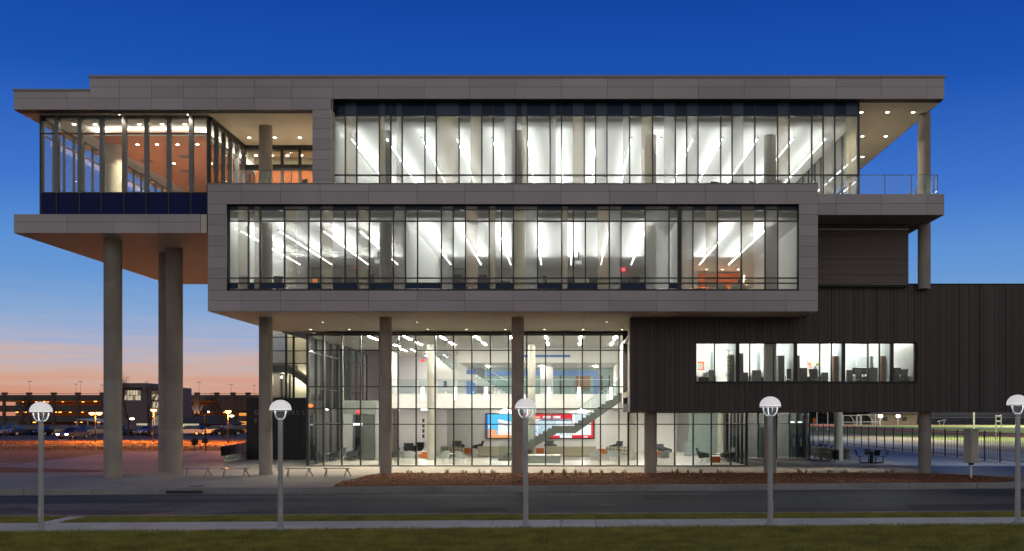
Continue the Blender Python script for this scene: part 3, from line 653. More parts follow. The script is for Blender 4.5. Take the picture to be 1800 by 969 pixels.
# --- main stair, rising right in front of the screen
def stair(steps, mat, mats, YA, wid, flights, name):
    st = link(name, None, B, (flights[0][0], YA, flights[0][1]))
    for (xa, za, xb, zb, n) in flights:
        if n == 0:
            piece('landing', min(xa,xb), max(xa,xb), YA, YA+wid, za-.46, za, mats, st); continue
        dx, dz = (xb-xa)/n, (zb-za)/n
        for k in range(n):
            a, b = xa+dx*k, xa+dx*(k+1); t = za+dz*(k+1) if dz > 0 else za+dz*k
            piece('step', min(a,b)-.015, max(a,b)+.015, YA+.03, YA+wid-.03, t-abs(dz)-.03, t, mat, st)
        for y in (YA-.02, YA+wid-.02):
            s_ = 1 if xb > xa else -1
            MB().hexa([(xa,y,za-.50),(xb,y,zb-.50),(xb,y+.05,zb-.50),(xa,y+.05,za-.50)], [(xa,y,za-.02),(xb,y,zb-.02),(xb,y+.05,zb-.02),(xa,y+.05,za-.02)]).build('stringer', mats, st)
        g0 = MB(); g0.bar((xa,YA+.05,za+1.0),(xb,YA+.05,zb+1.0), .04); g0.build('handrail', m_steel, st)
        m = MB(); q = max(2, n//4)
        for k in range(q):
            t0, t1 = k/q+.01, (k+1)/q-.01; A = Vector((lerp(xa,xb,t0), YA+.06, lerp(za,zb,t0))); Bv = Vector((lerp(xa,xb,t1), YA+.06, lerp(za,zb,t1))); u = Vector((0,0,.95)); d = Vector((0,.012,0)); l = Vector((0,0,.05))
            MB().hexa([A+l,Bv+l,Bv+l+d,A+l+d],[A+u,Bv+u,Bv+u+d,A+u+d]).build('pane', m_rail, st)
    return st
YS1 = 68.
stair(0, m_stairm, m_stairm, YS1, 1.9, [(X(876,YS1),.05,X(978,YS1),2.3,13), (X(978,YS1),2.3,X(1010,YS1),2.3,0), (X(1010,YS1),2.3,X(1094,YS1),4.44,12)], 'main_stair')
YS2 = 76.
stair(0, m_white, m_white, YS2, 1.6, [(X(752,YS2),7.6,X(803,YS2),5.95,10), (X(803,YS2),5.95,X(829,YS2),5.95,0), (X(829,YS2),5.95,X(893,YS2),4.44,10)], 'upper_stair')
# --- west vestibule inside the lobby
xv0, xv1 = X(604,68.5), X(665,68.5)
for a, b, c, d, mt in ((xv0, X(619,68.5), .05, 3.95, m_lgrey), (X(619,68.5), xv1, 3.05, 3.95, m_lgrey), (X(660,68.5), xv1, .05, 3.05, m_lgrey)):
    solid('vestibule_wall', a, b, 68.5, 68.65, c, d, mt)
for k in range(24): piece('cladding_rib', xv0+.09*k, xv0+.09*k+.04, 68.47, 68.5, 3.08, 3.9, m_gywall, B)
solid('vestibule_door', X(638,68.6), X(659,68.6), 68.55, 68.62, .06, 3.02, m_cab); solid('glowing_door_rail', X(621,68.5), X(637,68.5), 68.42, 68.48, 2.36, 2.46, m_pend)  # the door rail is given a glow of its own, though no lamp
solid('door_post', X(621,68.5), X(624,68.5), 68.5, 68.6, .05, 3.05, m_fin); solid('door_post', X(634,68.5), X(637,68.5), 68.5, 68.6, .05, 3.05, m_fin)
solid('pane', X(624,68.5), X(634,68.5), 68.54, 68.56, .1, 3.0, m_glassd)
solid('interior_wall', X(646,79), X(690,79), 79, 79.15, 0.05, 7.65, m_white)
# --- east vestibule and doors under the wing
ev = glazing('vestibule_window', 71., [1313,1333,1365,1388,1401,1413,1422], [.1, 2.42, 3.14], (), mw=.09, glass=m_glassd)
solid('interior_wall', 12.2, 16.2, 75, 75.2, 0, 3.3, m_greyw); solid('interior_wall', 8.8, 12.2, 77, 77.2, 0, 3.3, m_gywall)
for a, b in ((1335,1363),(1390,1400),(1402,1412)):
    piece('door_panel', X(a,71.1), X(b,71.1), 71.06, 71.1, .14, 2.38, m_glassd, ev); piece('door_pull', X((a+b)/2,71), X((a+b)/2,71)+.05, 70.9, 70.95, .9, 1.5, m_steel, ev); piece('push_bar', X(a+2,71), X(b-2,71), 71.12, 71.16, 1.0, 1.06, m_steel, ev)
for p in (1394,1407): piece('head_light', X(p-5,71), X(p+5,71), 71.4, 71.5, 2.50, 2.56, m_pend, ev)
sideglass('east_vestibule_window', X(1422,71)+.06, 71.2, 75, [.1, 2.42, 3.14], 3, mat=m_glassd)
solid('kerb_step', XLE, X(1424,71), 70.7, 70.95, -.05, .1, m_kerb)
# --- corrugated wing
XWg, YWg, ZWb, ZWt = X(1107.5,52.9), 52.9, Z(724,52.9), Z(500.5,52.9)
wo = (X(1222.5,YWg), X(1608.5,YWg), Z(672.5,YWg), Z(602,YWg))
wg = link('corrugated_wing', None, B, (XWg, YWg, ZWb))
x = XWg
while x < 32:
    ww = random.choice((.16,.20,.24,.30,.30)); x1 = x+ww; top = ZWt if x > BXR else 7.88
    pr = random.choice((0,.012,.025,.04))
    for c, d in (((ZWb, wo[2]), (wo[3], top)) if (x1 > wo[0] and x < wo[1]) else ((ZWb, top),)):
        xa, xe = x, x1-.012
        if d-c < 3 and xa < wo[0] < xe: pass
        piece('cladding_panel', xa, xe, YWg-pr, YWg+.05, c, d, m_clad, wg)
    x = x1
for a, b in ((XWg+.02, wo[0]), (wo[1], 32)): piece('wall_core', a, b, YWg+.051, YWg+.3, ZWb+.02, (7.87 if a < 5 else ZWt-.02), m_joint, wg)
piece('wall_core', wo[0], wo[1], YWg+.051, YWg+.3, ZWb+.02, wo[2], m_joint, wg); piece('wall_core', wo[0], wo[1], YWg+.051, YWg+.3, wo[3], 7.87, m_joint, wg); piece('wall_core', BXR, wo[1], YWg+.053, YWg+.3, 7.871, ZWt-.02, m_joint, wg)
piece('parapet_cap', BXR+.05, 32, YWg-.05, YWg+.4, ZWt, ZWt+.05, m_blackm, wg)
MB().hexa([(XWg-.04,YWg-.03,ZWb),(XWg,YWg-.03,ZWb),(X(1103.3,61.6)+.04,61.6,ZWb),(X(1103.3,61.6),61.6,ZWb)],[(XWg-.04,YWg-.03,7.9),(XWg,YWg-.03,7.9),(X(1103.3,61.6)+.04,61.6,7.9),(X(1103.3,61.6),61.6,7.9)]).build('west_return', m_lgrey, wg)
piece('wing_floor', XWg+.1, 32, YWg+.3, 61.6, ZWb+.02, ZWb+.45, m_joint, wg); piece('wing_soffit', XWg+.1, 32, YWg+.05, 61.62, ZWb-.002, ZWb+.018, M('brown metal soffit', (.10,.07,.06), .6), wg)
piece('office_floor', XWg+.1, 32, YWg+.3, 61.6, 4.0, 4.3, m_carpet, wg); piece('wing_roof', BXR, 32, YWg+.3, 66, ZWt-.2, ZWt-.03, m_joint, wg); piece('office_ceiling', XWg+.1, 32, YWg+.3, 61.6, 7.2, 7.3, m_ceil, wg)
piece('back_wall', XWg+.1, 32, 61.62, 61.9, 3.5, 9.4, m_joint, wg); piece('office_wall', wo[0]-1, wo[1]+1, 58.4, 58.5, 4.3, 7.2, m_white, wg)
for xx in (wo[0]-.35, wo[1]+.45): piece('office_wall', xx, xx+.1, YWg+.3, 58.4, 4.3, 7.2, m_white, wg)
ow = glazing('office_window', YWg+.12, [1224,1256,1296.5,1318,1360,1398,1441,1461.5,1482.5,1525.5,1546,1567.5,1607], [wo[2]+.06, wo[3]-.06], (), mw=.05, fat=(1296.5,1398,1482.5,1567.5))
piece('sill', wo[0]-.04, wo[1]+.04, YWg-.06, YWg+.1, wo[2]-.05, wo[2], m_blackm, ow)
# office partitions behind the strip window
for p, d in ((1296.5,56),(1398,56.5),(1482.5,56),(1567.5,57)): piece('partition', X(p,53.2)-.05, X(p,53.2)+.05, 53.2, d, 4.3, 7.2, m_lgrey, wg)
for p0, p1, y in ((1240,1256,57.5),(1330,1337,57),(1375,1396,57.3),(1489,1506,57.5),(1570,1580,58)): piece('partition', X(p0,y), X(p1,y), y, y+.06, 4.3, 7.0, m_lgrey, wg)
for p in (1331,1249): piece('door_frame', X(p,57), X(p,57)+.12, 56.9, 57, 4.3, 6.4, m_gywall, wg)
for k_, (p0, p1) in enumerate(((1298,1315),(1322,1338),(1404,1419),(1444,1456),(1488,1499),(1527,1543),(1571,1581),(1246,1256))): piece('cubicle_screen', X(p0,54.6), X(p1,54.6), 54.6, 54.66, 4.3, 5.22+.12*(k_ % 3), m_cab if k_ % 2 else m_dgrey, wg)
# --- stair tower and dark sign wall at the west entry
m_sign = M('near black sign wall', (.014,.014,.019), .5, 0, .15, 1.2, (3,3,.3), objvar=.15)
sgn = link('sign_wall', None, B, (-18.5, 71, 0))
x = X(433,71)
while x < XLW-.2:
    piece('cladding_panel', x, min(x+.385, XLW-.2), 71-random.choice((0,.01)), 71.1, .0, 4.15, m_sign, sgn); x += .4
piece('wall_core', X(433,71)+.02, XLW-.22, 71.1, 71.5, 0, 4.13, m_joint, sgn)
m_letter = M('grey metal letter', (.30,.28,.28), .5, .2)
def letter(t, px, py, hgt, Y, mat, parent, depth=.03):
    cu = bpy.data.curves.new('letter', 'FONT'); cu.body = t; cu.size = hgt*1.38; cu.extrude = depth/2; cu.materials.append(mat)
    t_ = bpy.data.objects.new("letter", cu); me = bpy.data.meshes.new_from_object(t_); bpy.data.objects.remove(t_)
    o = link("letter", me, parent, (X(px,Y), Y, Z(py,Y))); o.rotation_euler = (R(90), 0, 0); return o
for t, p in (('G',446.5),('H',501.5),('A',511.5),('L',521.5),('L',531.5)): letter(t, p, 729, .30, 70.95, m_letter, sgn)
for t, p in (('8',446.5),('5',453)): letter(t, p, 743, .30, 70.95, m_letter, sgn)
tw = glazing('stair_tower_window', 72., [479,503,516,541], [4.2, Z(639,72), Z(617,72), Z(593,72), 9.6], (), mw=.12)
solid('tower_wall', X(479,72), XLW-.3, 75.5, 75.7, 4.15, 11, m_cream); solid('tower_wall', X(479,72)-.1, X(479,72), 72.1, 75.5, 4.15, 11, m_glassd)
solid('tower_floor', X(479,72), XLW-.3, 72.2, 75.5, 4.12, 4.2, m_stairm)
solid('tower_landing', X(482,73), X(508,73), 72.6, 75.4, 5.95, 6.5, m_stairm)
a, b = X(508,73), X(545,73)
MB().hexa([(a,73,5.95),(b,73,4.9),(b,74.3,4.9),(a,74.3,5.95)],[(a,73,6.45),(b,73,5.4),(b,74.3,5.4),(a,74.3,6.45)]).build('tower_flight', m_stairm, B)
MB().bar((a,72.95,7.4),(b,72.95,6.3),.06).build('tower_handrail', m_steel, B)
for p, q in ((492,496),(508,511)): solid('tower_post', X(p,75.4), X(q,75.4), 75.35, 75.45, 4.2, 5.9, m_blackm)
for p in (525,): 
    o = piece('wall_light', X(p,75.3), X(p+8,75.3), 75.3, 75.4, 5.55, 5.62, m_pend, B)
m_tow = E('added stair tower light', (1,.9,.68), 16)
solid('added_tower_light', X(484,74), X(538,74), 74.9, 75.1, 10.4, 10.46, m_tow)  # hidden light bar added to brighten the stair tower
for lx, ly, lz, e in ((X(528,75),75.0,5.5,70),(X(498,75),74.9,5.7,70),(X(520,74),74.2,9.8,150)):
    L = bpy.data.lights.new('tower_lamp', 'POINT'); L.energy = e; L.color = (1,.86,.62); L.shadow_soft_size = .1; lo = bpy.data.objects.new('tower_lamp', L); C.objects.link(lo); lo.location = (lx, ly, lz)  # beyond the wall light's own lamp, these are added to brighten the tower
solid('added_vestibule_light', 12.8, 15.8, 73, 73.1, 3.24, 3.29, m_barl)  # hidden bar added to brighten the east vestibule
for lx, ly in ((-13.6,63.5),(-13.6,66.5),(-13.6,69.5),(-11.6,64.5)): downlight(lx, ly, 7.68, 420, .06)  # downlights added to brighten the west vestibule corner
# ================================================================ street lamps
ORD = ['first','second','third','fourth','fifth','sixth','seventh','eighth','ninth','tenth','eleventh','twelfth','thirteenth','fourteenth','fifteenth','sixteenth']
LZ = 3.87
g_globe = GLASS('clear globe', (.97,.98,.98), refl=.35)
m_arm = M('white cage paint', (.72,.74,.77), .35)
m_refl = M('lamp reflector', (.85,.85,.85), .5); m_refl.node_tree.nodes['Principled BSDF'].inputs['Emission Color'].default_value = (.95,.97,1,1); m_refl.node_tree.nodes['Principled BSDF'].inputs['Emission Strength'].default_value = 4
lamp = thing('street_lamp', '', 'street lamp', (0,0,0), 'domed street lamps along the sidewalk')
MB().lathe([(0,0),(.19,0),(.19,.045),(.13,.06),(.11,.10),(.086,.12)], n=24).build('base_flange', m_silver, lamp, True)
MB().lathe([(.08,.1),(.072,LZ-.62),(.086,LZ-.62),(.086,LZ-.57),(.05,LZ-.56),(.05,LZ-.54),(0,LZ-.54)], n=24).build('pole', m_silver, lamp, True)
MB().box(-.045,.045,-.083,-.074,.42,.72).build('access_cover', m_steel, lamp, bevel=.004)
for k in range(4):
    a = math.pi/4+k*math.pi/2; MB().cyl((.155*math.cos(a),.155*math.sin(a),.04),(.155*math.cos(a),.155*math.sin(a),.085),.018,n=6).build('bolt', m_steel, lamp)
for k in range(4):
    t = math.pi/4+k*math.pi/2; pts = []
    for j in range(9):
        s = j/8; r = .055+.165*math.sin(s*math.pi/2)**.8; pts.append((r*math.cos(t), r*math.sin(t), LZ-.58+.255*(1-math.cos(s*math.pi/2))))
    MB().tube(pts, .018, 6).build('cage_arm', m_arm, lamp, True)
MB().lathe([(.05,LZ-.57),(.13,LZ-.52),(.18,LZ-.43),(.195,LZ-.33)], n=20).build('globe', g_globe, lamp, True)
MB().lathe([(.325,LZ-.33),(.325,LZ-.29),(.30,LZ-.285)], n=32).build('rim', m_steel, lamp, True)
MB().lathe([(.0,LZ-.315),(.31,LZ-.315)], n=32).build('reflector', m_refl, lamp)
MB().lathe([(.318*math.cos(a), LZ-.285+.285*math.sin(a)) for a in [k*math.pi/2/12 for k in range(12)]]+[(.001,LZ)], n=32).build('dome', m_dome, lamp, True)
LAMPS = [(72,935,31.4,'domed white lamp on a silver pole at the far left, before the parking garage'),(493,935,31.2,'domed white lamp on a silver pole in front of the dark sign wall'),
         (924,930,31.5,'domed white lamp on a silver pole in front of the glowing lobby screen'),(1354,927,31.5,'domed white lamp on a silver pole in front of the dark corrugated wing'),(1789,922,31.6,'domed white lamp on a silver pole at the far right, before the black fence')]
for i, (px, py, Y, lb) in enumerate(LAMPS):
    x = X(px,Y); p = (x, Y, zg(x,Y)+.01)
    if i == 0: lamp.location = p; lamp['label'] = lb
    else: dup(lamp, p, i*.3, lb)
# ================================================================ benches on the plaza
be = thing('metal_bench', '', 'bench', (0,0,0), 'backless metal benches on the plaza')
for k in range(4): MB().box(-.62,.62,-.2+k*.105,-.115+k*.105,.405,.43).build('slat', m_fin, be)
for s in (-1,1):
    for t in (-1,1): MB().bar((s*.5,0,.41),(s*.66 if t>0 else s*.42, t*.2, 0),.045).build('leg', m_silver, be)
    MB().box(s*.55-.02,s*.55+.02,-.2,.2,.375,.405).build('cross_bar', m_silver, be)
for i, (px, lb) in enumerate(((347,'metal bench just right of the tall twin columns, farthest left of the benches'),(413,'metal bench in front of the low black bench wall'),(525,'metal bench right of the lamp pole, in front of the dark sign wall'),(592,'metal bench before the lobby glass, nearest the mulch bed'))):
    Y = 51.6; p = (X(px,Y), Y, zg(X(px,Y),Y)+.003)
    if i == 0: be.location = p; be['label'] = lb
    else: dup(be, p, random.uniform(-.05,.05), lb)
bw = thing('black_bench_wall', 'low black slab bench with a pale underside strip beside the sign wall', 'bench', (X(412,70),70,0))
MB().hexa([(X(388,66),66,.42),(X(437,74),74,.42),(X(437,74),74.5,.42),(X(388,66),66.5,.42)],[(X(388,66),66,1.02),(X(437,74),74,1.15),(X(437,74),74.5,1.15),(X(388,66),66.5,1.02)]).build('slab', m_blackm, bw, bevel=.02)
MB().hexa([(X(394,66.4),66.4,.02),(X(434,73.6),73.6,.02),(X(434,73.6),74.1,.02),(X(394,66.4),66.8,.02)],[(X(394,66.4),66.4,.42),(X(434,73.6),73.6,.42),(X(434,73.6),74.1,.42),(X(394,66.4),66.8,.42)]).build('plinth', m_walk, bw)
# ================================================================ planting in the mulch
m_tuft = M('dry ornamental grass', (.24,.17,.075), .9, 0, .3, 6)
def tuft(n, h, spread):
    v = []; f = []
    for k in range(n):
        a = random.uniform(0,6.28); r = random.uniform(0,.07); l = random.uniform(.5,1)*h; s = random.uniform(.2,1)*spread; w_ = .006
        bx, by = r*math.cos(a), r*math.sin(a); c, d = math.cos(a), math.sin(a); i = len(v)
        v += [(bx-d*w_,by+c*w_,0),(bx+d*w_,by-c*w_,0),(bx+c*s*.4-d*w_*.7,by+d*s*.4+c*w_*.7,l*.6),(bx+c*s*.4+d*w_*.7,by+d*s*.4-c*w_*.7,l*.6),(bx+c*s,by+d*s,l)]
        f += [(i,i+1,i+3,i+2),(i+2,i+3,i+4)]
    return MB().add(v, f).mesh('grass_clump', m_tuft)
TM = [tuft(28,.36,.22) for _ in range(4)]
ORD26 = ORD+['seventeenth','eighteenth','nineteenth','twentieth']+['twenty '+q for q in ORD[:9]]
k = 0
for ci, (px, rows) in enumerate(((723,2),(745,2),(790,2),(820,2),(848,3),(868,2),(952,3),(973,3),(993,3),(1015,3),(1035,3),(1057,3),(1078,3),(1097,3),(1183,2),(1190,2),(1207,2),(1232,2),(1262,2),(1280,2),(1402,2),(1420,2),(1455,2),(1480,2),(1515,2),(1560,2))):
    for r in range(rows):
        Y = 53.3-r*1.15+random.uniform(-.1,.1); x = X(px,53.3)*(1-.008*r)+random.uniform(-.12,.12)
        if not inbed(x, Y): continue
        o = link('grass_clump', TM[k % 4], None, (x, Y, zg(x,Y)+moundh(x,Y))); o.rotation_euler = (0,0,random.uniform(0,6)); s = random.uniform(.7,1.15); o.scale = (s,s,s*random.uniform(.8,1.2)); k += 1
        tag(o, f'dry grass clump, {ORD26[ci]} from the left in the {["back","middle","front"][r]} row of the mulch bed', 'plant', 'grass clumps planted in the mulch beds')
# ================================================================ ceiling light bars
def lightbar(x, y0, y1, z, label, zc, mat=m_bar, wd=.042, group='', hang=True):
    b = thing('linear_light', label, 'ceiling light', (x,(y0+y1)/2,z), group)
    MB().box(x-wd/2, x+wd/2, y0, y1, z, z+.03).build('diffuser', mat, b)
    if hang: MB().box(x-wd*.45, x+wd*.45, y0+.02, y1-.02, z+.032, z+.036).build('uplight', m_bup3 if z < 14 else m_bup, b)
    if hang:
        for y in (y0+.05, y1-.05, (y0+y1)/2):
            MB().cyl((x,y,z+.046),(x,y,zc),.006,n=5).build('cable', m_steel, b)
        MB().box(x-.03, x+.03, y0-.06, y0-.005, z-.01, z+.06).build('end_cap', m_black, b)
TOPX = [617,679,741,803,866,927,987,1048,1110,1162,1218,1270,1332,1395,1452]
for i, p in enumerate(TOPX): lightbar(X(p,52.15), 52.15, 71, 16.7, f'{ORD[i]} hanging light bar from the left on the top storey ceiling', 17.25, group='light bars of the top storey')
for i, p in enumerate([422,490,568,632,746,811,875,941,1005,1069,1134,1281,1344]): lightbar(X(p,52.2), 52.2, 63.9, 12.12, f'{ORD[i]} hanging light bar from the left on the third storey ceiling', 12.62, group='light bars of the third storey')
n = 0
for r, (y0, y1) in enumerate(((62.4,65.2),(67.3,70.2),(74.3,77))):
    for i, p in enumerate([648,710,774,836,898,959,1021,1083]):
        x = X(p,62.4)
        if r == 2 and x > -7.8: continue
        lightbar(x, y0, y1, 7.664, f'{ORD[i]} recessed light bar from the left in the {["front","middle","rear"][r]} row of the lobby ceiling', 7.68, m_barl, .10, 'light bars of the lobby ceiling', False)
for i, (x, y) in enumerate([(a, b) for b in (66,74,80) for a in (5.5,8.5)]+[(-11.4,83),(-5,83),(1,83),(-11.2,76),(-6,78.5),(-2,78.5),(2,78.5),(-10.5,79),(-11.6,71),(-11.2,83.5)]):  # the last bars are added to brighten the grey rear walls
    zc = 3.28 if (i < 6 or 6 <= i <= 8) else 6.63
    if 6 <= i <= 8: zc = 3.45
    if i in (9,13,14,15): zc = 7.68
    lightbar(x, y-1.1, y+1.1, zc-.018, f'{ORD[i]} flush light bar over the rear rooms of the lobby', zc, m_barl, .12, 'light bars over the rear lobby rooms', False)
for i, x in enumerate([wo[0]+.6+k*1.55 for k in range(8)]): lightbar(x, 54.2, 57.6, 7.1, f'{ORD[i]} office light bar from the left behind the strip window', 7.2, E('office light', (1,.97,.94), 44) if i == 0 else bpy.data.materials['office light'], .2, 'light bars of the strip window offices', False)
# pendants in the lobby
m_cord = M('pale cable', (.6,.58,.52), .6)
for i, (px, y0, y1) in enumerate(((743,680,704),(800,680,703),(854,680,704),(965,681,703),(1018,681,704),(1074,681,702))):
    Y = 66.; x = X(px,Y); a, b = Z(y1,Y), Z(y0,Y)
    p = thing('pendant_lamp', f'glowing tube pendant, {ORD[i]} from the left of the row hanging in the lobby', 'pendant lamp', (x,Y,a), 'tube pendants hanging in the lobby')
    MB().lathe([(0,0),(.08,.01),(.09,.05),(.09,b-a-.04),(.05,b-a),(0,b-a)], (x,Y,a), 14).build('lamp_shade', m_pend, p, True)
    MB().cyl((x,Y,b),(x,Y,7.66),.012,n=6).build('cord', m_cord, p)
# exit signs
for px, py, Y, lb in ((623,468,68.6,'red lit exit sign on the third storey, left'),(1095,474,68.6,'red lit exit sign on the third storey, right'),(743,634,79,'red lit exit sign above the mezzanine'),(631,724,68.4,'red lit exit sign over the west vestibule')):
    o = thing('exit_sign', lb, 'exit sign', (X(px,Y),Y,Z(py,Y)), 'red exit signs'); MB().box(X(px,Y)-.15,X(px,Y)+.15,Y-.05,Y,Z(py,Y)-.1,Z(py,Y)+.1).build('face', m_exit, o)
# ================================================================ LED screen
YSC = 84.1; xa, xe, zb_, zt_ = X(855.5,YSC), X(1043,YSC), Z(770,YSC), Z(728.5,YSC)
sc = thing('video_screen', 'wide lit video screen with blue sky picture and red banners on the lobby wall', 'screen', ((xa+xe)/2,YSC,zb_))
MB().box(xa-.1,xe+.1,YSC,YSC+.1,zb_-.08,zt_+.08).build('bezel', m_black, sc)
NX, NZ = 188, 42
cyan, blue, white, oran, red, grey, dk, lb_ = (.10,.62,1),(.03,.25,.95),(1,1,1),(1,.33,.12),(.86,.03,.06),(.45,.5,.58),(.15,.18,.25),(.62,.80,1)
def scol(u, v):   # u: pixel from left 0..188, v: pixel from top 0..42
    n = math.sin(u*1.7+v*2.9)*math.sin(u*.37-v*1.3)
    if u < 3: return blue if v < 26 else dk
    if u < 47:
        roof = 8+.22*(u-20) if u > 19 else 99
        if v > 36: return oran if n < .5 else (1,.6,.3)
        if v > 26 and u < 18: return oran if n > -.3 else (1,.75,.6)
        if u > 17 and v > roof: return grey if (abs(v-roof-7) < 1.6 and u < 40) else ((1,.72,.55) if (v > 31 and n > .1) else white)
        if u < 8 and 17 < v < 25: return white
        return cyan
    if u < 64: return white if (v < 7 and u < 58) else (blue if v < 13 else (white if n > -.2 else lb_))
    if u < 151:
        if v < 8:
            if 85 < u < 94 and 3 < v < 6: return (1,.75,.35)
            if (98 < u < 113 or 116 < u < 130) and 2 < v < 7: return white
            return red
        if v < 12: return white if (u < 95 and n > -.5) else (grey if n > .2 else dk)
        if u > 149: return red
        if v < 18: return white if n > -.3 else lb_
        if v > 37: return red if (u < 128 or 126 < u < 140) and not (128 < u < 148) else white
        return [white, lb_, grey, white, blue][int(abs(n)*9) % 5]
    if u > 183: return red
    if v > 36: return white if (170 < u < 178 and 38 < v < 41) else red
    return white if not (v < 20 and n > .75) else lb_
v = []; f = []; cols = []
for j in range(NZ):
    for i in range(NX):
        x0_, x1_ = lerp(xa,xe,i/NX), lerp(xa,xe,(i+1)/NX); z1_, z0_ = lerp(zt_,zb_,j/NZ), lerp(zt_,zb_,(j+1)/NZ); k = len(v)
        v += [(x0_,YSC-.006,z0_),(x1_,YSC-.006,z0_),(x1_,YSC-.006,z1_),(x0_,YSC-.006,z1_)]; f.append((k,k+1,k+2,k+3)); cols += list(scol(i,j)+(1,))*4
me = bpy.data.meshes.new('screen_picture'); me.from_pydata([(a-(xa+xe)/2,b-YSC,c-zb_) for a,b,c in v], [], f)
ca = me.color_attributes.new('pixels', 'FLOAT_COLOR', 'CORNER'); ca.data.foreach_set('color', cols)
m_, t_, n_, l_, b__, o_ = newmat('screen pixels'); e_ = n_.new('ShaderNodeEmission'); at_ = n_.new('ShaderNodeVertexColor'); at_.layer_name = 'pixels'
l_.new(at_.outputs[0], e_.inputs[0]); e_.inputs[1].default_value = 1.15; l_.new(e_.outputs[0], o_.inputs[0]); n_.remove(b__); me.materials.append(m_)
link('screen_picture', me, sc, ((xa+xe)/2,YSC,zb_))
# ================================================================ furniture prototypes
def office_chair(label):
    o = thing('office_chair', label, 'chair', (0,0,0))
    MB().box(-.24,.24,-.24,.24,.44,.52).build('seat', m_dgrey, o, bevel=.03)
    MB().hexa([(-.21,.22,.56),(.21,.22,.56),(.21,.27,.56),(-.21,.27,.56)],[(-.23,.30,1.08),(.23,.30,1.08),(.23,.34,1.08),(-.23,.34,1.08)]).build('backrest', m_dgrey, o, bevel=.02)
    b = MB().cyl((0,0,.08),(0,0,.45),.03,n=8)
    b.bar((0,.2,.46),(0,.27,.62),.05)
    b.build('post', m_black, o)
    for k in range(5):
        a = k*1.2566; MB().bar((0,0,.1),(.3*math.cos(a),.3*math.sin(a),.06),.04).cyl((.3*math.cos(a),.3*math.sin(a)-.02,.03),(.3*math.cos(a),.3*math.sin(a)+.02,.03),.03,n=8).build('leg', m_silver, o)
    for s in (-1,1): MB().bar((s*.27,-.15,.68),(s*.27,.15,.68),.05,.03).bar((s*.27,0,.48),(s*.27,0,.68),.03).build('armrest', m_black, o)
    return o
def tub_chair(label, mat):
    o = thing('tub_chair', label, 'chair', (0,0,0)); m = MB(); n = 18; ring = []
    for k in range(n+1):
        t = math.pi*(-.12+1.24*k/n); h = .46+.30*max(0, math.sin(t))**.7; c, s = math.cos(t), math.sin(t)
        ring.append(((.36*c,.34*s,.30),(.42*c,.40*s,h),(.36*c,.34*s,h),(.31*c,.29*s,.42)))
    vs = [p for r in ring for p in r]; fs = []
    for k in range(n):
        for j in range(4): fs.append((k*4+j,k*4+(j+1)%4,k*4+4+(j+1)%4,k*4+4+j))
    fs += [(0,1,2,3),(n*4+3,n*4+2,n*4+1,n*4)]
    m.add(vs, fs); m.build('shell', mat, o, True)
    MB().lathe([(0,.30),(.33,.30),(.34,.36),(.32,.43),(0,.44)], n=18).build('seat', mat, o, True)
    for sx in (-1,1):
        for sy in (-1,1): MB().cyl((sx*.24,sy*.22,.31),(sx*.28,sy*.26,0),.014,n=6).build('leg', m_steel, o)
    return o
def lounge_chair(label):
    o = thing('lounge_chair', label, 'chair', (0,0,0))
    MB().hexa([(-.36,-.34,.34),(.36,-.34,.34),(.28,.30,.26),(-.28,.30,.26)],[(-.38,-.36,.44),(.38,-.36,.44),(.30,.30,.38),(-.30,.30,.38)]).build('seat', m_dgrey, o, bevel=.03)
    MB().hexa([(-.30,.24,.34),(.30,.24,.34),(.28,.32,.34),(-.28,.32,.34)],[(-.40,.44,.92),(.40,.44,.92),(.38,.50,.92),(-.38,.50,.92)]).build('backrest', m_dgrey, o, bevel=.03)
    for s in (-1,1): MB().hexa([(s*.34-.04,-.3,.4),(s*.34+.04,-.3,.4),(s*.34+.04,.3,.36),(s*.34-.04,.3,.36)],[(s*.42-.03,-.28,.56),(s*.42+.03,-.28,.56),(s*.42+.03,.42,.7),(s*.42-.03,.42,.7)]).build('armrest', m_dgrey, o, bevel=.02)
    for k in range(4):
        a = .785+k*1.5708; MB().bar((0,0,.28),(.32*math.cos(a),.32*math.sin(a),.01),.03).build('leg', m_steel, o)
    return o
def cube_table(label):
    o = thing('cube_table', label, 'table', (0,0,0))
    MB().box(-.29,.29,-.29,.29,.02,.40).build('base', m_orange, o, bevel=.01); MB().box(-.31,.31,-.31,.31,.40,.43).build('tabletop', m_white, o, bevel=.006); return o
def round_table(label):
    o = thing('side_table', label, 'table', (0,0,0))
    MB().lathe([(0,.50),(.33,.50),(.34,.515),(.33,.53),(0,.53)], n=20).build('tabletop', m_white, o); MB().lathe([(.22,0),(.22,.015),(.03,.03),(.025,.5)], n=14).build('pedestal', m_steel, o); return o
def put(proto, used, px, Y, z, rz, label, dx=0, s=None):
    p = (X(px,Y)+dx, Y, z)
    if not used: used.append(1); proto.location = p; proto.rotation_euler = (0,0,rz); proto['label'] = label; return proto
    return dup(proto, p, rz, label, s=s)
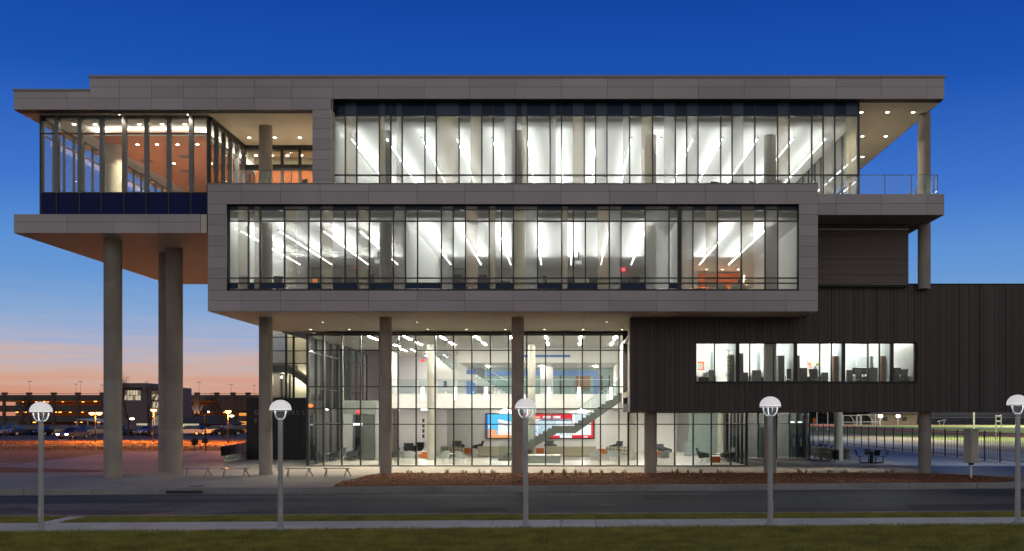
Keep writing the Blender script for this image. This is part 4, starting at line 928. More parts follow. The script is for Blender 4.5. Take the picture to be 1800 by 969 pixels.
# ---------------------------------------------------------------- lobby furniture
FZ = .052; tub = tub_chair('', m_lgrey); u = []
for px, Y, rz, lb in ((717,65.2,.4,'pale grey tub chair by the lobby glass, just right of the second plaza column'),(779,65.0,.9,'pale grey tub chair left of its pair by the patterned sofa'),(812,65.0,-.9,'pale grey tub chair right of its pair by the patterned sofa'),
                      (1046,66.6,.1,'grey tub chair in front of the right curved sofa'),(1079,66.4,-.1,'grey tub chair in front of the right patterned sofa'),(1166,65.4,.6,'pale grey tub chair beside the brown column under the wing')):
    put(tub, u, px, Y, FZ, rz+math.pi, lb)['group'] = 'tub chairs in the lobby'
lc = lounge_chair(''); u = []
for px, Y, rz, lb in ((558,67.5,2.2,'charcoal lounge chair at the far left of the glass lobby'),(592,66.2,-1.9,'charcoal lounge chair with its back to the right, under the west vestibule'),(618,68,-1.2,'charcoal lounge chair nearest the vestibule doors'),
                      (690,66.5,-1.5,'charcoal lounge chair half hidden behind the second plaza column'),(722,76,.5,'charcoal lounge chair behind the round tables on the left'),(732,78.5,-.6,'charcoal lounge chair facing away near the rear left wall'),(806,83,.4,'grey lounge chair against the rear wall left of the video screen'),(839,83,-1.3,'grey lounge chair tilted beside the orange cube, left of the video screen'),
                      (968,83.2,.3,'charcoal lounge chair below the middle of the video screen'),(1082,82,-.9,'charcoal lounge chair at the right end of the video screen'),(1169,74,.8,'charcoal lounge chair by the rear poster wall'),(1238,65.6,1.3,'black lounge chair left of the brown cube under the wing'),(1278,65.6,-1.3,'black lounge chair right of the brown cube under the wing')):
    put(lc, u, px, Y, FZ, rz, lb)['group'] = 'lounge chairs in the lobby'
ct = cube_table(''); u = []
for px, Y, lb in ((745,73,'orange cube table with white top at the left of the lobby'),(822,81.5,'orange cube table left of the video screen'),(949,81.5,'orange cube table below the middle of the screen'),(1058,80,'orange cube table right of the curved sofa'),(1157,73,'orange cube table beside the brown column under the wing')):
    put(ct, u, px, Y, FZ, .1, lb)['group'] = 'cube tables in the lobby'
put(ct, u, 1257, 65.3, FZ, 0, 'brown cube table between two black lounge chairs')
rt = round_table(''); u = []
for px, Y, lb in ((582,67,'white round table at the far left of the lobby'),(733,67,'white round table between the tub chairs on the left'),(797,66.3,'white round table between two tub chairs and the patterned sofa'),(1266,67,'white round table behind the brown cube under the wing')):
    put(rt, u, px, Y, FZ, 0, lb)['group'] = 'round side tables in the lobby'
def sofa(px, Y, half, rad, label, mat):
    o = thing('curved_sofa', label, 'sofa', (X(px,Y),Y,FZ)); x, y = X(px,Y), Y+rad
    def arc(r0, r1, z0, z1, n=16):
        m = MB(); A = half/rad; vs = []
        for k in range(n+1):
            t = -A+2*A*k/n; s, c = math.sin(t), -math.cos(t); vs += [(x+r0*s,y+r0*c,z0),(x+r1*s,y+r1*c,z0),(x+r1*s,y+r1*c,z1),(x+r0*s,y+r0*c,z1)]
        fs = [(k*4+j,k*4+(j+1)%4,k*4+4+(j+1)%4,k*4+4+j) for k in range(n) for j in range(4)]+[(0,1,2,3),(n*4+3,n*4+2,n*4+1,n*4)]
        return m.add(vs, fs)
    arc(rad-.55, rad+.10, FZ+.04, FZ+.42).build('seat', mat, o, bevel=.03); arc(rad+.11, rad+.40, FZ+.04, FZ+.72).build('backrest', mat, o, bevel=.04); return o
sofa(880, 75.5, 1.55, 4.5, 'beige curved sofa left of the plaza column, below the video screen', m_beige); sofa(1003, 75.5, 1.75, 5, 'long beige curved sofa right of the plaza column, below the video screen', m_beige)
m_pat, t_, n_, l_, b__, o_ = newmat('woven patterned fabric')
cb = n_.new('ShaderNodeTexChecker'); cb.inputs['Scale'].default_value = 5.5; cb.inputs[1].default_value = (.5,.46,.36,1); cb.inputs[2].default_value = (.22,.20,.15,1)
mp_ = n_.new('ShaderNodeMapping'); mp_.inputs['Rotation'].default_value = (0,.7,0); tc_ = n_.new('ShaderNodeNewGeometry'); l_.new(tc_.outputs['Position'], mp_.inputs[0]); l_.new(mp_.outputs[0], cb.inputs[0]); l_.new(cb.outputs[0], b__.inputs['Base Color']); b__.inputs['Roughness'].default_value = .9
for px, lb in ((795,'straight patterned sofa behind two tub chairs on the left'),(1085,'straight patterned sofa by the right rear column')):
    x = X(px,77); o = thing('patterned_sofa', lb, 'sofa', (x,77,FZ), 'patterned sofas in the lobby')
    MB().box(x-.82,x+.82,77,77.75,FZ+.05,FZ+.42).build('seat', m_pat, o, bevel=.03); MB().box(x-.82,x+.82,76.72,76.98,FZ+.05,FZ+.66).build('backrest', m_pat, o, bevel=.03)
x = X(956,65); o = thing('lobby_bench', 'long white block bench with grey side at the foot of the grey stair', 'bench', (x,65,FZ)); MB().box(x-1.0,x+1.0,64.7,65.5,FZ,FZ+.42).build('base', m_mgrey, o, bevel=.01); MB().box(x-1.02,x+1.02,64.68,65.52,FZ+.42,FZ+.5).build('top', m_white, o, bevel=.01)
x = X(1209,76); o = thing('litter_bin', 'grey twin recycling bin against the white lobby wall under the wing', 'bin', (x,76,FZ)); MB().box(x-.24,x+.24,75.8,76.2,FZ,FZ+.95).build('body', m_mgrey, o, bevel=.01); MB().box(x-.02,x+.18,75.79,75.8,FZ+.1,FZ+.9).build('door', m_gywall, o)
# wall graphics
x = X(1171,85.8); o = thing('wall_poster', 'white poster with pink and brown shapes on the rear lobby wall', 'poster', (x,85.8,1)); MB().box(x-.65,x+.65,85.85,85.95,.9,2.9).build('sheet', m_white, o)
m_pink = M('pink print', (.75,.24,.22), .7)
for a, b, c, d, mt in ((-.6,-.1,2.3,2.75,m_pink),(-.02,.16,1.1,2.85,m_brownp),(.3,.5,1.5,2.2,m_pink),(-.55,.0,1.0,1.12,m_pink)): MB().box(x+a,x+b,85.83,85.848,c,d).build('print', mt, o)
x = X(745,85.8); o = thing('wall_banner', 'tall white banner with dark vertical marks on the rear lobby wall', 'banner', (x,85.8,1)); MB().box(x-.32,x+.32,85.85,85.95,.7,2.9).build('sheet', m_white, o)
for k in range(4): MB().box(x-.13,x+.05,85.83,85.848,2.4-k*.42,2.7-k*.42).build('print', m_dgrey, o)
x = X(777,79.9); o = thing('wall_sign', 'small dark framed sign on the white wall under the upper stair', 'sign', (x,79.9,5.2)); MB().box(x-.11,x+.11,82-.12,82-.02,5.2,5.65).build('frame', m_dgrey, o, bevel=.02); MB().box(x-.06,x+.06,82-.14,82-.121,5.28,5.55).build('face', m_bluetrim, o)
# ---------------------------------------------------------------- third storey desks and chairs
oc = office_chair(''); u = []
Y = 51.9
for i, (px, rz, dz) in enumerate(((432,.5,0),(449,-.4,0),(460,2.6,0),(488,.2,0),(596,3.0,0),(616,3.3,0),(655,2.9,0),(688,-1.3,.12),(695,.4,0),(806,3.1,0),(818,2.7,0),(840,3.4,.08),(852,2.9,0),(866,.3,0),(885,-.2,0),(968,1.2,0),(1004,3,0),(1043,3.1,.1),(1051,3.6,0),(1098,.4,0),(1110,3,0),(1119,.2,0),(1232,-1.9,0),(1310,1.7,0))):
    put(oc, u, px, Y+.9*(i % 3), ZF3+dz, rz, f'dark swivel chair, number {i+1}')
    o_ = oc if i == 0 else [q for q in C.objects if q.name.startswith('office_chair')][-1]
u = []
CH = [q for q in C.objects if q.name.startswith('office_chair') and q.parent is None]
CH.sort(key=lambda q: q.location.x/q.location.y)
for i, q in enumerate(CH): q['label'] = f'{(ORD+["seventeenth","eighteenth","nineteenth","twentieth","twenty first","twenty second","twenty third","twenty fourth"])[i]} dark swivel chair from the left in the third storey window'; q['group'] = 'swivel chairs on the third storey'
for i, (px, rz, lb) in enumerate(((545,2.4,'dark swivel chair on the open terrace beside the grey pier'),(1236,1.8,'dark swivel chair at the left of a group behind the top storey glass'),(1262,.4,'middle dark swivel chair of a group behind the top storey glass'),(1283,-.8,'dark swivel chair at the right of a group behind the top storey glass'),(1331,.9,'lone dark swivel chair left of the right hand top storey column'),(1377,2.2,'lone dark swivel chair right of the right hand top storey column'))): dup(oc, (X(px,51.9),51.9,ZF4), rz, lb, 'swivel chairs on the top storey')
dk_ = thing('work_desk', '', 'desk', (0,0,0)); MB().box(-.8,.8,-.38,.38,.70,.735).build('desktop', m_desk, dk_)
for s in (-1,1): MB().box(s*.74-.03,s*.74+.03,-.34,.34,0,.70).build('leg', m_silver, dk_)
MB().box(-.7,.7,.30,.32,.25,.70).build('modesty_panel', m_dgrey, dk_)
for i, px in enumerate((440,606,645,828,860,975,1030,1106)): put(dk_, u, px, 54.2, ZF3, 0, f'{ORD[i]} pale work desk from the left in the third storey window')['group'] = 'work desks on the third storey'
# lounge seats right room
for px, lb, mt in ((1262,'low pale armchair before the orange wall on the third storey',m_beige),(1300,'low cream armchair at the right of the orange wall',m_beige)):
    x = X(px,52.6); o = thing('armchair', lb, 'armchair', (x,52.6,ZF3), 'armchairs by the orange wall'); MB().box(x-.36,x+.36,52.3,52.9,ZF3+.1,ZF3+.45).build('seat', mt, o, bevel=.04); MB().box(x-.36,x+.36,52.92,53.1,ZF3+.1,ZF3+.85).build('backrest', mt, o, bevel=.04)
    for s in (-1,1): MB().box(x+s*.37-.06,x+s*.37+.06,52.3,52.9,ZF3+.1,ZF3+.62).build('armrest', mt, o, bevel=.03)
# orange emblem, projectors, sconces
x, z = X(553.5,50.9), Z(494.5,50.9); o = thing('orange_plaque', 'small orange square plaque with a dark arrow mark low in the third storey window', 'plaque', (x,50.9,z-.2)); MB().box(x-.11,x+.11,50.9,50.93,z-.12,z+.12).build('face', E('glowing orange plaque', (1,.28,.05), .7), o)  # the plaque face is given a glow of its own
MB().prism([(x-.035,z-.055),(x+.045,z),(x-.035,z+.055),(x-.012,z)], 50.88, 50.899).build('mark', m_brownp, o)
for px, py, lb in ((665,459,'white projector hanging left of the third storey column'),(1017,461,'white ceiling projector right of the middle light bars on the third storey')):
    Y = 62.; x, z = X(px,Y), Z(py,Y); o = thing('projector', lb, 'projector', (x,Y,z), 'projectors on the third storey'); MB().box(x-.18,x+.18,Y-.2,Y+.2,z-.16,z+.06).build('body', m_white, o, bevel=.02); MB().cyl((x,Y,z+.06),(x,Y,12.62),.03,n=8).build('mount', m_black, o)
# ---------------------------------------------------------------- strip window offices
m_mon = M('dark monitor', (.02,.022,.025), .2)
OZ = 4.3
def cabinet(px0_, px1_, pyt, Y, lb, mat):
    a, b, z = X(px0_,Y), X(px1_,Y), Z(pyt,Y); o = thing('filing_cabinet', lb, 'cabinet', ((a+b)/2,Y,OZ), 'tall cabinets in the strip window offices')
    MB().box(a,b,Y,Y+.5,OZ,z).build('body', mat, o); h = (z-OZ-.06)/4
    for k in range(4): MB().box(a+.02,b-.02,Y-.02,Y-.001,OZ+.03+k*h,OZ+.03+(k+1)*h-.015).build('drawer', mat, o)
for a, b, t, Y, lb, mt in ((1281,1290,624,54,'grey tall cabinet behind the climbing green plant',m_cab),(1298,1307,621,53.8,'dark stepped cabinet left of a red lamp in the strip window',m_cab),(1368,1379,625,54.2,'dark cabinet right of the round column in the strip window',m_cab),(1401,1406,625,54,'narrow dark cabinet at the middle of the strip window',m_cab),(1465,1474,626,54,'dark brown cabinet right of the seated person',m_brownp),(1549,1557,626,54,'brown cabinet near the right end of the strip window',m_brownp)): cabinet(a,b,t,Y,lb,mt)
od = thing('office_desk', '', 'desk', (0,0,0)); MB().box(-.7,.7,-.35,.35,.70,.74).build('desktop', m_desk, od); MB().box(-.68,-.25,-.33,.33,0,.70).build('drawer_unit', m_lgrey, od); MB().box(.62,.68,-.33,.33,0,.70).build('leg', m_lgrey, od); MB().box(-.24,.61,.28,.32,.02,.70).build('modesty_panel', m_black, od); u = []
for px, lb in ((1235,'office desk under the orange board at the left end of the strip window'),(1335,'cluttered office desk before the round column'),(1425,'office desk beside the seated person'),(1512,'office desk with a dark monitor in the strip window'),(1580,'small office desk at the right end of the strip window')): put(od, u, px, 55.2, OZ, 0, lb)['group'] = 'desks in the strip window offices'
mo = thing('monitor', '', 'monitor', (0,0,0)); MB().box(-.27,.27,-.02,.02,.10,.44).build('screen', m_mon, mo, bevel=.006); MB().box(-.03,.03,.0,.04,0,.2).build('stand', m_black, mo); MB().box(-.12,.12,-.08,.08,0,.012).build('foot', m_black, mo); u = []
for px, lb in ((1507,'dark monitor on the desk under the strip window bookshelf'),(1519,'second dark monitor, right of its twin on the same desk'),(1575,'dark monitor at the right end of the strip window')): put(mo, u, px, 55.1, OZ+.74, .1, lb)['group'] = 'monitors in the strip window offices'
x = X(1446,55); o = thing('monitor', 'bright white monitor beside the seated person', 'monitor', (x,55,OZ+.74)); MB().box(x-.13,x+.13,55,55.04,OZ+.84,OZ+1.22).build('screen', E('lit monitor', (.8,.9,1), 1.3), o); MB().box(x-.1,x+.1,54.96,55.1,OZ+.74,OZ+.75).build('foot', m_black, o)
for i, (px, rz, lb) in enumerate(((1390,3,'dark office chair right of the middle cabinet in the strip window'),(1516,.5,'black office chair at the desk with two monitors'),(1583,-1,'black office chair at the right end of the strip window'))): dup(oc, (X(px,54.3),54.3,OZ), rz, lb, 'chairs in the strip window offices')
# shelves, overhead cabinet, pin boards
for a, b, t, c, Y, lb, mt in ((1504,1524,628,645,57.4,'grey wall cupboard above the dark monitors',m_lgrey),(1448,1462,628,641,57.3,'grey wall cupboard right of the seated person',m_lgrey)):
    o = thing('wall_cupboard', lb, 'cupboard', (X(a,Y),Y,Z(c,Y)), 'wall cupboards in the offices'); MB().box(X(a,Y),X(b,Y),Y-.35,Y-.02,Z(c,Y),Z(t,Y)).build('body', mt, o); MB().box(X(a,Y)+.02,X((a+b)/2,Y)-.01,Y-.37,Y-.351,Z(c,Y)+.02,Z(t,Y)-.02).build('door', mt, o); MB().box(X((a+b)/2,Y)+.01,X(b,Y)-.02,Y-.37,Y-.351,Z(c,Y)+.02,Z(t,Y)-.02).build('door', mt, o)
Y = 56.5; o = thing('bookshelf', 'dark shelf of books right of the dark monitors', 'shelf', (X(1531,Y),Y,Z(655,Y)))
for py in (628,640,653): MB().box(X(1529,Y),X(1545,Y),Y-.3,Y,Z(py,Y)-.03,Z(py,Y)).build('shelf', m_cab, o)
for p in (1529,1545): MB().box(X(p,Y)-.02,X(p,Y)+.02,Y-.3,Y,Z(655,Y),Z(627,Y)).build('side_panel', m_cab, o)
bc = [m_orange,m_beige,m_bluetrim,m_white,m_brownp,m_mgrey]
for py, h in ((640,.28),(653,.3)):
    x = X(1530.5,Y)
    while x < X(1543,Y):
        ww = random.uniform(.03,.06); q = thing('book', f'{random.choice(["upper","lower"])} row book', 'book', (x,Y-.2,Z(py,Y))); nb = nb+1 if x > X(1530.6,Y) else 0; q['label'] = f'{ORD[nb]} book from the left on the {"upper" if py == 640 else "lower"} board of the dark bookshelf'; q['group'] = 'books on the office bookshelf, '+('upper' if py == 640 else 'lower'); piece('cover', x, x+ww-.004, Y-.25, Y-.05, Z(py,Y), Z(py,Y)+h*random.uniform(.7,1), random.choice(bc), q); x += ww
o = thing('orange_board', 'orange framed board at the left end of the strip window', 'board', (X(1232,57.5),57.5,5.2)); a, b, c, d = X(1226,57.5), X(1238,57.5), Z(651,57.5), Z(636,57.5)
for q in ((a,b,d-.09,d),(b-.09,b,c,d-.09),(a,b-.09,c,c+.06)): MB().box(q[0],q[1],57.4,57.48,q[2],q[3]).build('frame', m_orange, o)
MB().box(a+.02,b-.1,57.44,57.49,c+.06,d-.1).build('face', m_lgrey, o)
o = thing('pin_board', 'pale pin board with red and green notes above the seated person', 'pin board', (X(1430,58),58,5.4)); MB().box(X(1420,58.3),X(1440,58.3),58.3,58.38,Z(652,58.3),Z(629,58.3)).build('board', m_desk, o)
for p, q, mt in ((1423,640,m_orange),(1425,645,m_pink),(1435,637,m_beige),(1437,641,m_fgrass),(1433,646,m_white)): MB().box(X(p,58.28)-.08,X(p,58.28)+.08,58.27,58.299,Z(q,58.28)-.07,Z(q,58.28)+.07).build('note', mt, o)
# plant by the cabinet
m_leaf = M('pale green houseplant leaf', (.20,.30,.07), .6, 0, .2, 6); Y = 53.7; x = X(1281,Y); o = thing('potted_plant', 'tall climbing green houseplant beside the grey cabinet in the strip window', 'plant', (x,Y,OZ)); MB().lathe([(0,0),(.12,0),(.16,.25),(.14,.26),(0,.24)], (x,Y,OZ), 14).build('pot', m_brownp, o, True); MB().cyl((x,Y,OZ+.2),(x,Y,6.1),.015,n=6).build('stem', m_brownp, o)
m = MB()
for k in range(150):
    z = OZ+.35+1.75*random.random()**.8; a = random.uniform(0,6.28); r = random.uniform(.03,.2); p = Vector((x+r*math.cos(a),Y+r*math.sin(a),z)); d = Vector((math.cos(a),math.sin(a),random.uniform(-.8,.3))).normalized(); e = d.cross(Vector((0,0,1))).normalized()*.035; m.add([p,p+d*.07+e,p+d*.14,p+d*.07-e],[(0,1,2,3)])
m.build('foliage', m_leaf, o)
for i, (px, z, mt, lb) in enumerate(((1245,OZ+.74,m_beige,'tan paper box on the left end desk in the strip window'),(1325,OZ+.74,m_pink,'red folder pile on the cluttered desk by the round column'),(1340,OZ+.74,m_white,'white paper pile on the cluttered desk by the round column'),(1240,OZ+.74,m_mgrey,'grey binder pile on the left end desk in the strip window'))):
    x = X(px,55.1); o = thing('paper_pile', lb, 'papers', (x,55.1,z), 'paper piles on office desks')
    for k in range(4): piece('sheet', x-.15+random.uniform(-.02,.02), x+.12, 54.98, 55.2, z+.05*k, z+.05*k+.045, mt if k % 2 == 0 else m_white, o)
# ================================================================ people
m_skin = M('skin', (.42,.25,.17), .6); m_cloth = M('dark coat', (.02,.022,.026), .9); m_hair = M('dark hair', (.015,.01,.008), .7); m_shirt = M('pale shirt', (.45,.45,.45), .9); m_trous = M('dark trousers', (.02,.022,.03), .9)
def person(label, loc, rz, pose, top):
    o = thing('person', label, 'person', loc)
    J = {'pelvis':(0,0,.95),'spine':(0,.0,1.15),'chest':(0,0,1.36),'neck':(0,-.01,1.5),'head0':(0,-.03,1.58),'head1':(0,-.03,1.72)}
    if pose == 'walk':
        J.update(lh=(.09,0,.93),lk=(.1,-.22,.52),la=(.1,-.32,.10),lt=(.1,-.50,.04),rh=(-.09,0,.93),rk=(-.1,.10,.50),ra=(-.1,.42,.16),rt=(-.1,.33,.03),ls=(.17,0,1.42),le=(.23,.12,1.16),lw=(.23,.04,.93),lf=(.22,-.01,.84),rs=(-.17,0,1.42),re=(-.23,-.1,1.16),rw=(-.22,-.24,.97),rf=(-.21,-.29,.9))
    else:
        for q in list(J): J[q] = (J[q][0], J[q][1], J[q][2]-.45)
        J.update(lh=(.1,0,.48),lk=(.13,-.42,.5),la=(.13,-.40,.09),lt=(.13,-.56,.04),rh=(-.1,0,.48),rk=(-.13,-.42,.5),ra=(-.13,-.36,.09),rt=(-.13,-.52,.04),ls=(.17,0,.97),le=(.24,-.14,.74),lw=(.18,-.36,.78),lf=(.15,-.45,.79),rs=(-.17,0,.97),re=(-.24,-.14,.74),rw=(-.18,-.36,.78),rf=(-.15,-.45,.79))
    rad = dict(pelvis=.145,spine=.13,chest=.155,neck=.055,head0=.085,head1=.08,lh=.1,lk=.06,la=.042,lt=.04,ls=.065,le=.045,lw=.03,lf=.035)
    names = list(J); ed = [('pelvis','spine'),('spine','chest'),('chest','neck'),('neck','head0'),('head0','head1'),('pelvis','lh'),('lh','lk'),('lk','la'),('la','lt'),('pelvis','rh'),('rh','rk'),('rk','ra'),('ra','rt'),('chest','ls'),('ls','le'),('le','lw'),('lw','lf'),('chest','rs'),('rs','re'),('re','rw'),('rw','rf')]
    me = bpy.data.meshes.new('person_body'); me.from_pydata([J[q] for q in names], [(names.index(a), names.index(b)) for a, b in ed], []); me.materials.append(top)
    b = bpy.data.objects.new('body', me); C.objects.link(b); b.parent = o
    sk = b.modifiers.new('skin', 'SKIN'); b.modifiers.new('sub', 'SUBSURF').render_levels = 2
    for q, sv in zip(names, me.skin_vertices[0].data):
        r = rad.get(q, rad.get('l'+q[1:], .06)); sv.radius = (r*(1.15 if q == 'chest' else 1), r); sv.use_root = q == 'pelvis'
    hz = J['head1'][2]-.05
    MB().lathe([(.0,.135),(.05,.125),(.085,.085),(.10,.02),(.098,-.04),(.08,-.09),(.05,-.13),(0,-.14)], (0,-.035,hz), 14).build('head', m_skin, o, True)
    MB().lathe([(.0,.15),(.06,.138),(.10,.08),(.112,.02)], (0,-.02,hz), 14).build('hair', m_hair, o, True)
    if pose == 'sit': MB().lathe([(.112,.02),(.10,-.05),(.07,-.1)], (0,.0,hz), 14).build('hair', m_hair, o, True)
    o.rotation_euler = (0,0,rz); return o
x, Y = X(342,84), 84.; o = thing('tree_stand_in', 'small dark round headed tree form on a thin stem, standing in for a blurred dark shape beyond the twin columns', 'tree', (x,Y,0)); MB().cyl((x,Y,0),(x,Y,.7),.03,.02,6).build('trunk', m_brownp, o); m = MB()  # tree form stands in for a blurred dark shape
for k in range(420):
    p = Vector((random.gauss(0,1),random.gauss(0,1),random.gauss(0,1))).normalized()*random.uniform(.12,.30); q = Vector((x,Y,.86))+Vector((p.x,p.y,p.z*1.15)); d = Vector((random.uniform(-1,1),random.uniform(-1,1),random.uniform(-1,1))).normalized(); e = d.cross(p).normalized()*.035; m.add([q,q+d*.05+e,q+d*.11,q+d*.05-e],[(0,1,2,3)])
m.build('crown', M('dark evergreen leaf', (.03,.035,.02), .8), o)
person('person in a pale top seated at a desk in the strip window', (X(1433,54.4),54.4,OZ), 2.6, 'sit', m_shirt)
dup(oc, (X(1433,54.4),54.45,OZ), 2.6, 'dark office chair holding the seated person in the strip window', 'chairs in the strip window offices')
# ================================================================ parking garage and the far left
m_gar = M('dark garage precast', (.085,.075,.075), .85, 0, .15, .2); m_brick = M('dark red brick tower', (.10,.06,.05), .9, 0, .2, 1.2); m_sod = E('sodium lamp', (1,.36,.05), 4.5); m_garin = M('garage concrete ceiling', (.40,.34,.28), .9)
YG = 290.; zg_ = lambda py: Z(py,YG)
gar = thing('parking_garage', 'long dark three level parking garage glowing orange inside, far left', 'building', (X(180,YG),YG,0))
gx0, gx1 = X(-60,YG), X(475,YG)
for t, b in ((694.5,703.5),(713,722.5),(731,740.5)):
    xx = gx0
    while xx < gx1: piece('parapet_panel', xx+.03, xx+6.75, YG, YG+.4, zg_(b), zg_(t), m_gar, gar); xx += 6.78
piece('wall', gx0, gx1, YG, YG+.5, -.2, zg_(750), m_gar, gar)
for t in (703,722,740,757): piece('deck', gx0, gx1, YG+.45, YG+26, zg_(t)-.3, zg_(t)+.05, m_garin, gar)
piece('wall', gx0, gx1, YG+26, YG+26.4, 0, zg_(703), m_garin, gar)
MB().tube([(gx0,YG+.2,zg_(692.2)),(gx1,YG+.2,zg_(692.2))], .06, 5).build('top_rail', m_steel, gar)
for p in (8,51,94.5,137,180,222,265,308,346.5,381,409.5,436):
    x = X(p,YG); w_ = .42 if p not in (346.5,) else .75
    piece('column', x-w_, x+w_, YG-.35, YG-.02, -.2, zg_(694), m_brick, gar); piece('tower_cap', x-.62, x+.62, YG-.5, YG+.6, zg_(694), zg_(690), m_brick, gar)
k = 0
for py in (704.5,723.5,741.5):
    for i in range(26):
        x = gx0+3.4*i+random.uniform(-.6,.6); y = YG+random.choice((3,7,11,15)); s = random.uniform(.14,.26)
        if random.random() < .85: piece('ceiling_lamp', x-s*1.5, x+s*1.5, y-.15, y+.15, zg_(py)-.3, zg_(py)-.3+s, m_sod, gar)
for py in (706,725,743):
    L = bpy.data.lights.new('garage_lamps', 'AREA'); L.shape = 'RECTANGLE'; L.size = 80; L.size_y = 18; L.energy = 4200; L.color = (1,.26,.035)
    lo = bpy.data.objects.new('garage_lamps', L); C.objects.link(lo); lo.location = ((gx0+gx1)/2, YG+13, zg_(py)-.25)
# uplit pier of the garage
for s in (-1,1):
    L = bpy.data.lights.new('pier_uplight', 'SPOT'); L.energy = 900; L.color = (1,.78,.55); L.spot_size = R(40); L.shadow_soft_size = .1
    lo = bpy.data.objects.new('pier_uplight', L); C.objects.link(lo); lo.location = (X(346.5,YG)+s*.6, YG-1.0, 2.4); lo.rotation_euler = (R(168), 0, 0)
# poles with twin heads on the garage roof
rp = thing('roof_light_pole', '', 'light pole', (0,0,0), 'light poles on the garage roof'); MB().cyl((0,0,0),(0,0,3.6),.06,.045,6).build('pole', m_steel, rp); MB().box(-.55,.55,-.15,.15,3.6,3.7).build('head', m_cope, rp)
for i, (p, t, lb) in enumerate(((52,670,'thin twin head light pole on the garage roof above the left lamp'),(133.5,675,'light pole on the garage roof, left of a close pair'),(141.5,670.5,'light pole on the garage roof, right of a close pair'),(258,671,'light pole behind the office block between the tall columns'),(350,671.5,'tallest garage roof light pole right of the twin columns'),(406.5,676,'garage roof light pole further right of the twin columns'),(333,683,'short far light pole just right of the twin columns'),(447,677,'slim mast by the sign wall column'))):
    loc = (X(p,YG+8),YG+8,zg_(703)); s = (Z(t,YG+8)-loc[2])/3.7
    if i == 0: rp.location = loc; rp.scale = (1,1,s); rp['label'] = lb
    else: dup(rp, loc, 0, lb, s=(1,1,s))
# office block between the columns
ob = thing('office_block', 'grey office block with tall lit windows seen between the tall columns', 'building', (X(248,255),255,0)); YO = 255.; zo = lambda py: Z(py,YO); m_off = M('grey office cladding', (.12,.10,.115), .7)
piece('wall', X(214,YO), X(258,YO), YO, YO+18, zo(752), zo(673.5), m_off, ob); piece('wall', X(258,YO), X(290,YO), YO+.5, YO+18, zo(752), zo(679.5), m_off, ob); piece('canopy', X(213,YO), X(249,YO), YO-1.2, YO-.01, zo(684.5), zo(681.5), m_blackm, ob)
m_win = E('lit office window', (1,.86,.60), .62); m_win2 = E('dim office window', (1,.75,.45), .22)
for a, b, c, d, n, r in ((219,247.5,686,704,6,2),(265,277.5,687,704,2,3),(240,262,744,754,6,1),(266,277.5,706,752,2,4)):
    for i in range(n):
        for j in range(r):
            f_ = piece('window', X(lerp(a,b,i/n),YO)+.06, X(lerp(a,b,(i+1)/n),YO)-.06, YO-.05 if a < 258 else YO+.44, YO-.002 if a < 258 else YO+.498, zo(lerp(c,d,(j+1)/r))+.06, zo(lerp(c,d,j/r))-.06, m_win if random.random() < .7 else m_win2, ob)
# pavilion with a hipped roof
pv = thing('pavilion', 'low lit pavilion with a dark hipped roof behind the parked cars', 'building', (X(352,215),215,0)); YP = 215.; zp = lambda py: Z(py,YP)
piece('wall', X(318,YP), X(352,YP), YP, YP+10, 0, zp(743), m_brick, pv); piece('wall', X(352,YP), X(398,YP), YP+.3, YP+10, 0, zp(745), m_gar, pv)
a, b = X(308,YP), X(402,YP); MB().add([(a,YP-1.5,zp(743)),(b,YP-1.5,zp(746)),(b,YP+12,zp(746)),(a,YP+12,zp(743)),(a+3,YP+5,zp(731)),(X(372,YP),YP+5,zp(730))],[(0,1,5,4),(1,2,5),(2,3,4,5),(3,0,4),(0,3,2,1)]).build('roof', M('dark shingle roof', (.05,.045,.045), .9), pv)
for i in range(7): piece('window', X(321+i*4.2,YP), X(324.4+i*4.2,YP), YP-.06, YP-.002, zp(754), zp(745), m_win, pv)
# dark wall block at the right end of the garage
db = thing('dark_annexe', 'plain dark annexe building beside the sign wall in the distance', 'building', (X(430,240),240,0)); piece('wall', X(380,240), X(470,240), 240, 262, Z(722,240), Z(700,240), m_brick, db); piece('wall', X(414,240), X(470,240), 241, 262, -.2, Z(722,240), m_gar, db)
for p, q, c, d in ((414,434,741,747),(418,434,726,731)): piece('window', X(p,240), X(q,240), 240.9, 240.99, Z(d,240), Z(c,240), E('sodium lit opening', (1,.38,.07), .9), db)
# tent canopy near the garage
tc2 = thing('canopy_tent', 'pale pitched canopy on posts beyond the parked cars', 'canopy', (X(160,200),200,0)); a, b = X(140,200), X(184,200)
MB().add([(a,198,Z(737,200)),(b,198,Z(742,200)),(b,206,Z(742,200)),(a,206,Z(737,200)),((a+b)/2,202,Z(735,200))],[(0,1,4),(1,2,4),(2,3,4),(3,0,4),(0,3,2,1)]).build('roof', m_lgrey, tc2)
for p in (a+.3,(a+b)/2,b-.3): MB().cyl((p,198.2,0),(p,198.2,Z(740,200)),.08,n=6).build('post', m_steel, tc2)
